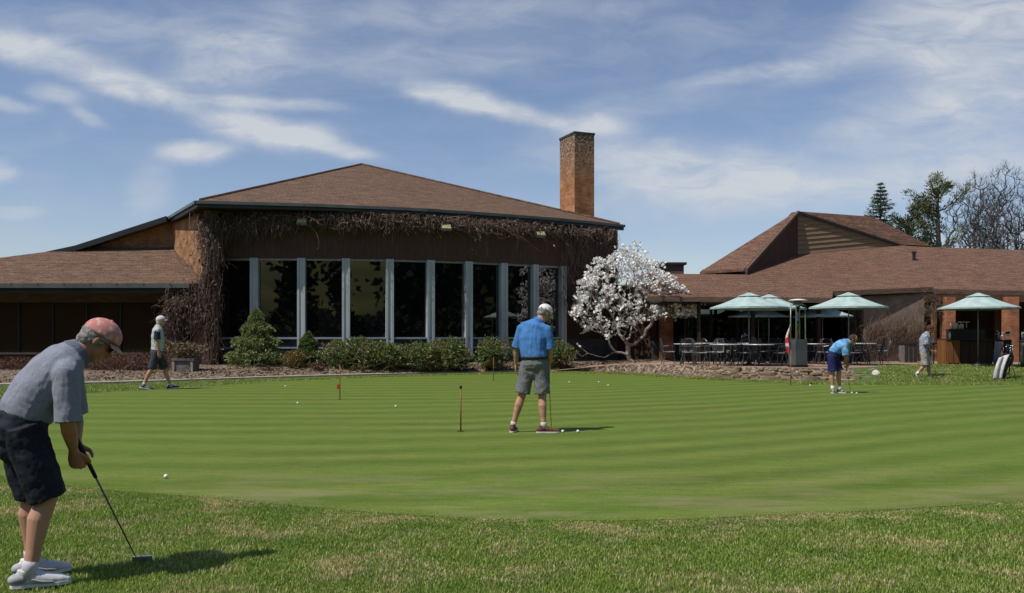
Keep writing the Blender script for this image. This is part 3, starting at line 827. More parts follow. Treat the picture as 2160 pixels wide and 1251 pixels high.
    J = dict(pelvis=(.07, .0, .99), waist=(.068, 0, 1.1), belly=(.058, .01, 1.2), chest=(.06, .02, 1.36), shline=(.07, .03, 1.54), neck=(.155, .06, 1.615),
             head=(.215, .11, 1.725), shL=(-.115, .09, 1.49), shR=(.245, -.04, 1.48), elL=(-.185, .14, 1.2), elR=(.29, -.03, 1.18),
             wrL=(-.195, .22, .98), wrR=(.29, .12, .985), hipL=(-.02, .03, .97), hipR=(.155, -.03, .97), knL=(-.11, .04, .53), knR=(.185, -.03, .52),
             anL=(-.24, .03, .1), anR=(.2, -.1, .1))
    person(L, 'man in bright blue polo and grey shorts standing with his back turned', J,
           dict(hf=(.62, .5, -.6), hu=(.4, .3, .8), side=(-.93, .37, 0), back=(-.3, -.9, 0), sc=1.03, skin=M['skin_leg'], shirt=M['blue'], shorts=M['grey_short'], shoes=M['brown_shoe'],
                socks=M['sock'], hair=M['hair_grey'], cap=M['cap_white'], belt=M['rubber'], fine=True, voxel=.0085,
                torso_r=[(.15, .11), (.175, .14), (.17, .135), (.175, .135), (.195, .135), (.17, .1), (.07, .07)],
                toeL=(.15, 1, 0), toeR=(1, .05, 0), sleeve=.92, short_len=.9, short_r=.112, loose=.02, hem=.15, shoe=1.0,
                handL=((.0, .12, -1), (.8, -.1, 0), (.1, 1, 0), (15, 25, 20)), handR=((.0, .1, -1), (-.9, .2, 0), (0, 1, 0), (40, 70, 50)),
                folds=[(.18, .022), (.07, .006)]))
    putter(L+Vector((.275, .165, 1.0)), L+Vector((.325, .2, .03)), (.3, 1, 0), 'upright putter beside the man in the bright blue polo', mallet=False)
    # 3: walker at left
    L = Vector(((335-U0)/F*22.96, 22.96, 0))
    J = dict(pelvis=(-.06, 0, .96), waist=(-.04, 0, 1.07), belly=(-.025, 0, 1.2), chest=(-.03, 0, 1.4), shline=(-.03, 0, 1.56), neck=(.01, 0, 1.66),
             head=(.05, 0, 1.775), shL=(0, .19, 1.52), shR=(-.04, -.19, 1.52), elL=(.17, .2, 1.28), elR=(-.05, -.22, 1.23),
             wrL=(.36, .17, 1.17), wrR=(.0, -.23, .99), hipL=(-.03, .09, .95), hipR=(-.07, -.09, .95), knL=(.17, .1, .52), knR=(-.19, -.1, .52),
             anL=(.3, .1, .1), anR=(-.39, -.1, .14))
    person(L, 'man in pale vest over dark sleeves striding past the vine covered corner', J,
           dict(hf=(1, 0, -.05), sc=1.06, yaw=TH3, skin=M['skin_leg'], shirt=M['vest'], sleeve_mat=M['navy_knit'], shorts=M['short_dark'], shoes=M['black_shoe'], socks=M['sock'],
                hair=M['hair_white'], cap=M['white_cloth'], toeL=(1, 0, 0.12), toeR=(1, 0, -.25), sleeve=.75, short_len=.95, hem=.5, loose=.02,
                handL=((.9, -.1, -.3), (0, -1, -.2), (0, 0, 1), (50, 70, 50)), handR=((.1, 0, -1), (0, 1, 0), (1, 0, 0), (20, 25, 20))))
    # 4: stooping man at right
    L = Vector(((1763-U0)/F*21.46, 21.46, 0))
    J = dict(pelvis=(-.07, 0, .9), waist=(-.03, 0, 1.02), belly=(.04, .0, 1.1), chest=(.15, .02, 1.17), shline=(.25, .03, 1.22), neck=(.33, .04, 1.25),
             head=(.41, .05, 1.31), shL=(.25, .2, 1.18), shR=(.2, -.15, 1.15), elL=(.27, .2, .91), elR=(.24, -.16, .9),
             wrL=(.24, .06, .76), wrR=(.22, 0, .73), hipL=(-.04, .09, .9), hipR=(-.09, -.08, .9), knL=(.08, .08, .5), knR=(-.08, -.06, .5),
             anL=(.1, .06, .1), anR=(-.08, -.06, .1))
    person(L, 'man in pale blue polo and navy shorts stooping before the stone ledge', J,
           dict(hf=(.7, .1, -.7), hu=(.5, 0, .8), yaw=TH4, skin=M['skin'], shirt=M['skyblue'], shorts=M['royal'], shoes=M['black_shoe'], socks=M['white'], hair=M['hair_dark'],
                toeL=(.6, -.7, 0), toeR=(.1, -1, 0), sleeve=.9, short_len=.88, hem=.2, short_r=.12, sock=.09,
                handL=((0, -.3, -1), (.3, -1, -.2), (1, .1, 0), (40, 70, 55)), handR=((.1, .2, -1), (.5, .9, .1), (.9, -.4, 0), (40, 70, 55))))
    putter(L+RYW(TH4)((.235, .03, .78), True), L+RYW(TH4)((.36, .08, .03), True), (.2, 1, 0), 'short putter held by the stooping man in pale blue')
    # 5: walker at right
    L = Vector(((1955-U0)/F*27.0, 27.0, 0))
    J = dict(pelvis=(-.07, 0, .9), waist=(-.07, 0, 1.0), belly=(-.06, 0, 1.1), chest=(-.06, 0, 1.27), shline=(-.02, 0, 1.4), neck=(.02, 0, 1.48),
             head=(.09, 0, 1.59), shL=(.02, .17, 1.36), shR=(-.04, -.18, 1.36), elL=(.12, .2, 1.12), elR=(-.02, -.21, 1.1),
             wrL=(.18, .12, .95), wrR=(.12, -.14, .96), hipL=(-.04, .09, .89), hipR=(-.09, -.09, .89), knL=(.06, .08, .49), knR=(-.06, -.08, .49),
             anL=(.11, .08, .1), anR=(-.3, -.1, .24))
    person(L, 'walking man in patterned grey shirt, khaki shorts and dark red cap', J,
           dict(hf=(.9, .0, -.25), yaw=TH5, skin=M['skin'], shirt=M['print'], shorts=M['khaki'], shoes=M['black_shoe'], socks=M['white'], hair=M['hair_dark'], cap=M['cap_maroon'],
                toeL=(1, -.2, 0), toeR=(.55, 0, -.8), sleeve=.9, short_len=.97, hem=.75, loose=.03, short_r=.115, sc=.98, sock=.08,
                handL=((.5, -.3, -.8), (.3, -1, -.2), (1, .1, 0), (50, 70, 55)), handR=((.5, .2, -.8), (.5, .9, .1), (.9, -.4, 0), (50, 70, 55))))
    putter(L+RYW(TH5)((.2, -.12, .93), True), L+RYW(TH5)((.28, -.12, .03), True), (.9, -.3, 0), 'putter carried by the walking man in khaki shorts')
# ------------------------------------------------------------------ main clubhouse
WALL = [(448, 32.9), (537, 32.8), (636, 32.85), (730, 33.0), (822, 33.3), (908, 33.75), (988, 34.35), (1062, 35.1), (1128, 35.85), (1187, 36.6), (1250, 37.4), (1303, 38.2)]
def pl(u, Y): return Vector(((u-U0)/F*Y, Y, 0))
ZS, ZT, ZE = 1.33, 4.26, 6.06       # sill, head and eave heights
def make_clubhouse():
    root = empty('clubhouse', (pl(448, 32.9).x, 32.9, 0), 'brown shingled clubhouse hall with tall dark windows, a brick chimney and a low left wing', 'building')
    W = [pl(u, Y) for u, Y in WALL]
    bld = lambda m, n, mt, par=root, uv=True, sm=False: m.build(n, mt, par, sm, uv, world=(par is root))
    def sub(m, n, mt, par, uv=True):   # sub-part: parent's own matrix is the root's
        o = m.build(n, mt, None, False, uv)
        o.data.transform(Matrix.Translation(-root.location)); o.parent = par
        return o
    m = MB()
    for a, b in zip(W[:-1], W[1:]): m.wall(a, b, ZT, ZE-.12, .35)
    bld(m, 'upper_wall', M['wood_shade'])
    m = MB()
    for a, b in zip(W[:-1], W[1:]): m.wall(a, b, -.1, ZS-.06, .35)
    bld(m, 'base_wall', M['basewall'])
    m = MB()
    for a, b in zip(W[9:-1], W[10:]): m.wall(a+Vector((0, .01, 0)), b+Vector((0, .01, 0)), ZS-.06, ZT, .35)
    bld(m, 'end_wall', M['wood_dark'])
    m = MB(); m.wall(W[-1], pl(1290, 52), -.1, ZE-.12, .3); bld(m, 'right_side_wall', M['brick'])
    for i in range(9):       # panes
        a, b = W[i], W[i+1]; d = (b-a).normalized(); n = Vector((-d.y, d.x, 0))
        m = MB(); m.wall(a+n*.12, b+n*.12, ZS, ZT, .04); bld(m, 'window_pane', M['glass'])
    m = MB()
    for i in range(9):
        a, b = W[i], W[i+1]; d = (b-a).normalized(); n = Vector((-d.y, d.x, 0))
        m.wall(a-n*.09, b-n*.09, ZS-.06, ZS+.01, .24)
    bld(m, 'window_sill', M['sill'])
    m = MB()
    for i in range(9):
        a, b = W[i], W[i+1]; d = (b-a).normalized(); n = Vector((-d.y, d.x, 0))
        m.wall(a+n*.04, b+n*.04, ZT-.07, ZT+.003, .09); 
    bld(m, 'head_rail', M['grey_metal'])
    m = MB()
    for i in range(9):
        a, b = W[i], W[i+1]; d = (b-a).normalized(); n = Vector((-d.y, d.x, 0)); m.wall(a-n*.03, b-n*.03, .92, .97, .1)
    bld(m, 'base_rail', M['sill'])
    for i in range(1, 10):
        a = W[i]; d = (W[i+1]-W[i-1]).normalized(); n = Vector((-d.y, d.x, 0))
        m = MB(); w = .29 if i < 8 else .25
        q = a-n*.11; m.prism([q-d*w/2, q-d*w*.2, q-d*w*.2+n*.035, q+d*w*.2+n*.035, q+d*w*.2, q+d*w/2, q+d*w/2+n*.3, q-d*w/2+n*.3], (0, 0, 0))
        m = MB()
        poly = [q-d*w/2, q-d*w*.22, q-d*w*.2+n*.03, q+d*w*.2+n*.03, q+d*w*.22, q+d*w/2, q+d*w/2+n*.3, q-d*w/2+n*.3]
        m.prism([Vector((p.x, p.y, .5 if i > 0 else ZS)) for p in poly], (0, 0, ZT+.01-.5))
        bld(m, 'mullion', M['mullion'])
    # roof ------------------------------------------------------------
    eave_px = [(415, 424), (640, 430), (820, 437), (900, 441), (1060, 452), (1180, 461), (1260, 469), (1316, 475)]
    E = []
    for u, v in eave_px:
        Y = (ZE+.12-CH)*F/(H0-v); E.append(P(u, v, Y))
    ap = P(763, 347, 43.2)
    L2 = Vector((P(355, 458, 36).x, 36, ZE+.12)); BL = Vector((-19.5, 49, ZE+.12)); BR = Vector((-1.5, 56, ZE+.12)); 
    ring = E+[BR, BL, L2]
    m = MB(); n = len(ring)
    m.add(ring+[ap], [(i, (i+1) % n, n) for i in range(n)]+[tuple(range(n-1, -1, -1))])
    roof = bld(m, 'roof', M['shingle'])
    # fascia and gutter follow the eave
    seq = [L2]+E
    m = MB(); m2 = MB()
    for a, b in zip(seq[:-1], seq[1:]):
        a2 = Vector((a.x, a.y, 0)); b2 = Vector((b.x, b.y, 0))
        m.wall(a2, b2, ZE-.1, ZE+.115, .1)
        d = (b2-a2).normalized(); nn = Vector((-d.y, d.x, 0))
        m2.wall(a2-nn*.09, b2-nn*.09, ZE+.02, ZE+.128, .088)
    sub(m, 'fascia', M['fascia'], roof); sub(m2, 'gutter', M['gutter'], roof)
    # soffit between the wall and the eave
    m = MB(); cen = [pl(440, 33.1), *W[1:]]
    Wz = [Vector((p.x, p.y+.1, ZE-.1)) for p in W]; Ez = [Vector((e.x, e.y+.05, ZE-.1)) for e in E]
    m.add(Ez+Wz[::-1], [tuple(range(len(Ez)+len(Wz)))]); m.v = m.v
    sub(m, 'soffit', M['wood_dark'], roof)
    # ridge caps
    m = MB()
    for e in (E[0], E[-1]):
        m.tube([lerp(ap, e, .0)+Vector((0, 0, .02)), lerp(ap, e, .985)+Vector((0, 0, .02))], .055, 6)
    sub(m, 'ridge_cap', M['shingle'], roof)
    # chimney ----------------------------------------------------------
    d = Vector((.926, .377, 0)); b_ = Vector((-.377, .926, 0))
    c0 = pl(1212, 41.0); zt = 1.4+431/F*41
    q = [c0, c0+d*1.02, c0+d*1.02+b_*1.6, c0+b_*1.6]
    m = MB(); m.prism([Vector((p.x, p.y, 4)) for p in q], (0, 0, zt-4-.1))
    ch = sub(m, 'chimney', M['chimney'], roof)
    k = MB(); e = .03; q2 = [c0-d*e-b_*e, c0+d*(1.02+e)-b_*e, c0+d*(1.02+e)+b_*(1.6+e), c0-d*e+b_*(1.6+e)]
    k.prism([Vector((p.x, p.y, zt-.1)) for p in q2], (0, 0, .1))
    sub(k, 'chimney_cap', M['basewall'], roof)
    # left side wall, brick corner pier, gable ----------------------------
    A = pl(438, 32.2); B = pl(362, 36.2)
    m = MB(); m.wall(B, A, -.1, ZE-.1, .35); bld(m, 'left_side_wall', M['brick'])
    m = MB(); m.wall(pl(436, 32.2), pl(462, 32.5), -.1, ZE-.11, .3); bld(m, 'corner_pier', M['pillar'])
    g = [P(130, 545, 36.2), P(372, 530, 36.2), P(372, 449, 36.2), P(140, 524, 36.2)]
    g = [P(150, 530, 36.2), P(366, 530, 36.2), P(366, 455, 36.2), P(150, 526, 36.2)]
    m = MB(); m.prism(g, (0, .3, 0)); bld(m, 'gable_wall', M['brick'])
    # sloping roof edge above the gable, running back
    r0, r1, r2 = P(352, 457, 35.6), P(160, 519, 35.6), P(-60, 566, 35.6)
    m = MB(); back = Vector((-1.5, 11, -.25))
    for a, b in ((r0, r1), (r1, r2)):
        m.prism([a, b, b+back, a+back], (0, 0, -.16))
    wr = bld(m, 'rear_roof', M['shingle'])
    m = MB()
    for a, b in ((r0, r1), (r1, r2)):
        m.prism([a+Vector((0, -.06, .02)), b+Vector((0, -.06, .02)), b+Vector((0, -.06, -.2)), a+Vector((0, -.06, -.2))], (0, .055, 0))
    sub(m, 'rake_board', M['fascia'], wr)
    m = MB(); m.wall(pl(150, 35.9), pl(372, 35.9), 4.82, 4.97, .25); bld(m, 'flashing', M['fascia'])
    # wing roof ---------------------------------------------------------
    e0, e1 = P(-420, 598, 32), P(402, 598, 32)
    t1, t0 = P(375, 527, 36), P(160, 522, 36)
    t1.z = t0.z = 1.4+185/F*36; e0.z = e1.z = 1.4+110/F*32
    e0 = Vector((P(-420, 598, 32).x, 32, e1.z))
    m = MB(); m.prism([e0, e1, Vector((B.x+.1, 36.1, t1.z)), t0], (0, 0, -.14))
    # roof dies into the side wall: a triangle fills to it
    m.prism([e1+Vector((.0, .0, 0)), Vector((A.x-.1, A.y+.1, e1.z+.02)), Vector((B.x+.12, 36.1, t1.z))], (0, 0, -.14))
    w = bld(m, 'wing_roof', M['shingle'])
    m = MB(); m.box(((e0.x+e1.x)/2, 31.93, e1.z-.09), (e1.x-e0.x, .13, .15)); sub(m, 'gutter', M['gutter'], w)
    m = MB(); m.box(((e0.x+e1.x)/2, 32.1, e1.z-.24), (e1.x-e0.x, .12, .2)); sub(m, 'fascia', M['fascia'], w)
    x = e0.x+1
    while x < e1.x:
        m = MB(); m.box((x, 31.92, e1.z-.01), (.03, .16, .03)); x += .95; sub(m, 'gutter_clip', M['grey_metal'], w)
    m = MB(); m.add([(e0.x, 32.1, e1.z-.26), (A.x, 32.1, e1.z-.26), (A.x, 33.7, e1.z-.26), (e0.x, 33.7, e1.z-.26)], [(0, 1, 2, 3)]); sub(m, 'soffit', M['wood_dark'], w)
    x0, x1 = e0.x+.5, A.x+.05
    m = MB(); m.box(((x0+x1)/2, 33.6, 2.86), (x1-x0, .3, .4)); bld(m, 'lintel_beam', M['beam'])
    m = MB(); m.box(((x0+x1)/2, 33.75, .35), (x1-x0, .3, .86)); bld(m, 'wing_base_wall', M['pillar'])
    m = MB(); m.box(((x0-13.9)/2, 33.5, .73), (-13.9-x0, .4, .06)); bld(m, 'wing_sill', M['concrete'])
    xs = np.linspace(x0, x1, 12)
    for a, b in zip(xs[:-1], xs[1:]):
        m = MB(); m.box(((a+b)/2, 33.76, 1.72), (b-a, .04, 1.88)); bld(m, 'wing_window', M['glass_brown'])
    for a in xs[1:-1]:
        m = MB(); m.box((a, 33.7, 1.72), (.05, .08, 1.88)); bld(m, 'wing_mullion', M['fascia'])
    # body behind so that nothing is hollow from a step aside
    m = MB(); m.box(((x0+x1)/2-1, 36.6, 1.6), (x1-x0-2, 5.4, 3.3)); bld(m, 'wing_core', M['wood_dark'])
    # lamp by the recess
    lm = empty('wall_lamp', P(398, 690, 33.2), 'small three-tier white lamp in the dark recess beside the vine covered corner', 'lamp')
    for dz in (.26, 0, -.2):
        m = MB(); m.lathe((0, 0, dz), [(.03, -.05), (.1, -.06), (.11, 0), (.08, .05), (.02, .06)], 12); m.build('lamp_shade', M['white'], lm, True)
    m = MB(); m.tube([(0, 0, -.25), (0, 0, .4)], .015, 6); m.tube([(0, 0, .35), (0, .45, .35)], .015, 6); m.build('bracket', M['black_metal'], lm)
    # floodlights on the fascia wall
    for (u, v, lab) in ((637, 468, 'small yellowish floodlight under the eave above the second window post from the left'), (941, 480, 'small yellowish floodlight under the eave near the middle of the hall front'),
                        (1140, 494, 'small tilted white floodlight under the right part of the eave')):
        Y = np.interp(u, [w_[0] for w_ in WALL], [w_[1] for w_ in WALL])-.45
        f = empty('floodlight', P(u, v, Y), lab, 'floodlight', 'floodlights under the eave', rz=math.radians(np.interp(u, [600, 1140], [0, 25])))
        R = Matrix.Rotation(math.radians(-38), 3, 'X')
        m = MB(); m.box((0, 0, 0), (.38, .12, .24), R=R); m.build('housing', M['grey_metal'], f)
        m = MB(); m.box(R @ Vector((0, -.068, 0)), (.33, .012, .19), R=R); m.build('lens', M['flood'], f)
        m = MB(); m.tube([(0, .0, .05), (0, .2, .3), (0, .45, .3)], .018, 6); m.tube([(-.12, .02, .02), (0, .1, .2), (.12, .02, .02)], .012, 6); m.build('bracket', M['black_metal'], f)

def PLr(u, v):
    h = H0-v; Y = 10.73/(.36-h/F)
    return P(u, v, Y)
def make_patio_building():
    root = empty('clubhouse', (PLr(1570, 628).x, 37, 0), 'low shingled patio building with a pointed roof monitor and dark windows behind the umbrellas', 'building')
    bld = lambda m, n, mt, uv=True, sm=False: m.build(n, mt, root, sm, uv, world=True)
    def sub(m, n, mt, par, uv=True):
        o = m.build(n, mt, None, False, uv); o.data.transform(Matrix.Translation(-root.location)); o.parent = par; return o
    ev = [PLr(u, v) for u, v in ((1365, 625), (1755, 628.5), (1757, 614), (1968, 605.5), (1972, 610), (2480, 618))]
    tp = [PLr(u, v) for u, v in ((2480, 538), (1930, 520), (1895, 517), (1682, 537), (1572, 579), (1370, 577))]
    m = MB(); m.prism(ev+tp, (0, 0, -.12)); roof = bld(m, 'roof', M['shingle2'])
    m = MB()
    for a, b in zip(ev[:-1], ev[1:]):
        if abs((b-a).length) < .3: continue
        m.prism([a+Vector((0, -.03, -.02)), b+Vector((0, -.03, -.02)), b+Vector((0, -.03, -.19)), a+Vector((0, -.03, -.19))], (0, .1, 0))
    sub(m, 'fascia', M['beam'], roof)
    # soffit
    m = MB(); pts = [p-Vector((0, -.05, .25)) for p in ev]
    z = min(p.z for p in pts)
    m.add(pts+[Vector((pts[-1].x, 37.6, z)), Vector((pts[0].x, 37.6, z))], [tuple(range(len(pts)+2))]); sub(m, 'soffit', M['wood_dark'], roof)
    # rear slopes give the ridge a far side
    m = MB()
    a, b = tp[0], tp[1]; m.prism([a, b, b+Vector((2, 6, -2.2)), a+Vector((0, 6, -2.2))], (0, 0, -.12))
    sub(m, 'rear_slope', M['shingle2'], roof)
    m = MB(); v_ = PLr(1928, 549); m.tube([v_, v_+Vector((0, 0, .3))], .07, 10); m.tube([v_+Vector((0, 0, .3)), v_+Vector((0, 0, .38))], .1, 10); sub(m, 'vent_pipe', M['black_metal'], roof, False)
    # monitor ------------------------------------------------------------
    A0 = PLr(1682, 537); A0y = A0.y
    ap = P(1682, 447, A0y)
    Rr = PLr(1895, 517); Ll = PLr(1574, 578)
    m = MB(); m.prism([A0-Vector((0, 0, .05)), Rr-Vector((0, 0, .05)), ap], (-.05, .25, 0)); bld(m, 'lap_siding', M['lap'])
    # proud clapboards so the lap shadows are real
    m = MB(); nb = 9
    for i in range(nb):
        t0, t1 = i/nb, (i+1)/nb
        if True:
            l0, r0_ = lerp(A0, ap, t0), lerp(Rr, ap, t0); l1, r1_ = lerp(A0, ap, t1), lerp(Rr, ap, t1)
            if i == nb-1: r1_ = l1+(r1_-l1)*.0+Vector((.02, 0, 0))
            o_ = Vector((.012, -.045, 0)); o2 = Vector((.002, -.006, 0))
            q = [l0+o_, r0_+o_, r1_+o2, l1+o2]; q2 = [p+Vector((0, .06, 0)) for p in (l0, r0_, r1_, l1)]
            m.add(q+q2, [(0, 1, 2, 3), (4, 7, 6, 5), (0, 4, 5, 1), (1, 5, 6, 2), (3, 2, 6, 7), (0, 3, 7, 4)])
    bld(m, 'clapboard', M['lap'])
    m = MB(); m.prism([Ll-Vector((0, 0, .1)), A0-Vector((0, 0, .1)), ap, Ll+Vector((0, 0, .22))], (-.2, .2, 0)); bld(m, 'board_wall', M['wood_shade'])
    FL = P(1570, 567, 36.8); FB = P(1476, 573, 38.6); FB.z = FL.z
    m = MB(); m.prism([FL, ap+Vector((-.02, -.05, .03)), FB], (0, 0, -.1)); mr = bld(m, 'monitor_roof', M['shingle2'])
    m = MB(); m.prism([FL+Vector((.12, -.03, .0)), ap+Vector((.06, -.1, .04)), ap+Vector((.06, -.1, -.1)), FL+Vector((.12, -.03, -.13))], (-.1, .06, 0)); sub(m, 'rake_board', M['beam'], mr)
    m = MB(); m.prism([ap+Vector((.0, -.12, .03)), Rr+Vector((.1, -.1, .03)), Rr+Vector((.1, -.1, -.06)), ap+Vector((0, -.12, -.09))], (0, .08, 0)); sub(m, 'rake_board', M['fascia'], mr)
    m = MB(); q = [FL, FB, FB-Vector((0, 0, 1.3)), FL-Vector((0, 0, 1.3))]; m.prism([p+Vector((.15, .25, .12)) for p in q], (.1, .1, 0)); bld(m, 'monitor_wall', M['wood_dark'])
    m = MB(); pp = FL+Vector((.1, .05, 0)); m.box((pp.x, pp.y, pp.z-.2), (.1, .1, .45)); bld(m, 'corner_post', M['beam'])
    # right slope of the monitor
    r1, r2, r3 = P(1840, 457, 41.9), P(1962, 518.5, 42.4), Rr
    m = MB()
    top = ap+Vector((0, -.06, .02))
    m.add([top, Rr+Vector((.05, -.04, .02)), r2, r1, r1+Vector((3, 7, -3)), r2+Vector((3, 4, -2)), ap+Vector((-1.5, 3, -.8))], [(0, 1, 2, 3), (3, 2, 5, 4), (0, 3, 4, 6)][:2])
    o = sub(m, 'monitor_roof_slope', M['shingle2'], mr)
    # cupola
    c = P(1415, 577, 38.6)
    m = MB(); m.box((c.x, c.y+.4, c.z+.12), (1.12, .9, .5)); cu = bld(m, 'roof_box', M['beam'])
    m = MB(); m.box((c.x, c.y+.4, c.z+.43), (1.34, 1.1, .1)); sub(m, 'roof_box_cap', M['fascia'], cu)
    # windows of the patio front -------------------------------------------
    Yw = 37.5; x0, x1 = pl(1235, 39.4).x, pl(1832, Yw).x
    xa = pl(1375, Yw).x
    m = MB(); m.box(((xa+x1)/2, Yw+.1, .78), (x1-xa, .2, .8)); bld(m, 'low_wall', M['basewall'])
    m = MB(); m.wall(pl(1240, 39.3), pl(1385, Yw), 0, 3.6, .3); bld(m, 'link_wall', M['wood_dark'])
    m = MB(); m.box((pl(1403, Yw).x, Yw-.2, 1.6), (.55, .35, 2.6)); bld(m, 'brick_pier', M['pillar'])
    xs = np.linspace(xa+.3, x1, 9)
    for a, b in zip(xs[:-1], xs[1:]):
        m = MB(); m.box(((a+b)/2, Yw+.06, 1.98), (b-a, .04, 1.6)); bld(m, 'patio_window', M['glass'])
    for a in xs:
        m = MB(); m.box((a, Yw, 1.98), (.08, .1, 1.6)); bld(m, 'patio_mullion', M['fascia'])
    m = MB(); m.box(((xa+x1)/2, Yw+.1, 2.95), (x1-xa, .2, .36)); bld(m, 'window_header', M['wood_dark'])
    for u in (1474, 1588, 1727):
        q = pl(u, 34.4); m = MB(); m.box((q.x, q.y, 1.6), (.13, .13, 2.5)); bld(m, 'porch_post', M['wood_dark'])
    # plastered wall under the set-back eave
    q0, q1 = pl(1822, 35.15), pl(1950, 35.15)
    m = MB(); m.wall(q0, q1, .3, 3.16, .4); bld(m, 'plaster_wall', pm('brown_stucco', (.26, .19, .15), (.17, .125, .1), 3, .95, .4, 30, .02))
    # porch behind the bar
    m = MB(); m.box((pl(1970, 35.2).x, 35.2, 1.6), (.16, .16, 2.9)); bld(m, 'corner_post', M['post_wood'])
    m = MB(); m.box((pl(1986, 34.9).x, 34.9, 1.55), (.1, .1, 2.6)); bld(m, 'corner_post', M['post_wood'])
    for u, w in ((2001, .34), (2131, .46)):
        m = MB(); q = pl(u, 34.4); m.box((q.x, q.y, 1.6), (w, .4, 2.6)); bld(m, 'brick_pillar', M['pillar'])
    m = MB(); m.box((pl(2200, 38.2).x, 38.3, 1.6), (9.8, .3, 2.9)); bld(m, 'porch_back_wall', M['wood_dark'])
    m = MB(); m.box((pl(2200, 34.6).x, 34.6, 2.85), (9.2, .2, .28)); bld(m, 'porch_beam', M['wood_shade'])
    m = MB(); m.box((pl(2109, 36).x, 36, 1.5), (.5, .12, 2.4)); bld(m, 'door_panel', M['wood_bar_dark'])
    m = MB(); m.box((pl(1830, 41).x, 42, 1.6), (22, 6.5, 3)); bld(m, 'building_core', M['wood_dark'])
# ------------------------------------------------------------------ ground
def smooth_curve(pts, n=8, closed=False):
    pts = [Vector(p) for p in pts]; out = []; N_ = len(pts)
    rngi = range(N_) if closed else range(N_-1)
    for i in rngi:
        p0, p1, p2, p3 = (pts[(i+k) % N_] if closed else pts[min(max(i+k, 0), N_-1)] for k in (-1, 0, 1, 2))
        for j in range(n):
            t = j/n
            out.append(.5*((2*p1)+(p2-p0)*t+(2*p0-5*p1+4*p2-p3)*t*t+(3*p1-p0-3*p2+p3)*t**3))
    if not closed: out.append(pts[-1])
    return out
NEAR = [(2900, 1030), (2500, 1045), (2160, 1060), (1980, 1070), (1800, 1081), (1600, 1090), (1400, 1098), (1200, 1100), (1000, 1095), (800, 1083), (600, 1066), (420, 1050), (240, 1036), (80, 1018), (-80, 985)]
FAR = [(-250, 930), (-130, 885), (0, 852), (90, 838), (170, 830), (300, 823), (450, 814), (600, 804), (800, 796), (1000, 790), (1180, 787), (1300, 790), (1450, 799), (1600, 807), (1750, 811.5), (1900, 812.5), (2160, 812), (2600, 815), (3100, 850)]
GREEN = None
def near_edge_Y(x):
    xs = np.array([p.x for p in NE]); ys = np.array([p.y for p in NE])
    o = np.argsort(xs); return np.interp(x, xs[o], ys[o])
def sheet(name, rows, mat, label=None, kind='structure', smooth=True, sub=1):
    """rows: list of equally long point lists, from front to back"""
    n = len(rows[0]); vs = [p for r in rows for p in r]
    fs = [(r*n+i, r*n+i+1, (r+1)*n+i+1, (r+1)*n+i) for r in range(len(rows)-1) for i in range(n-1)]
    m = MB(); m.add(vs, fs); o = m.build(name, mat, None, smooth)
    tag(o, kind=kind); return o
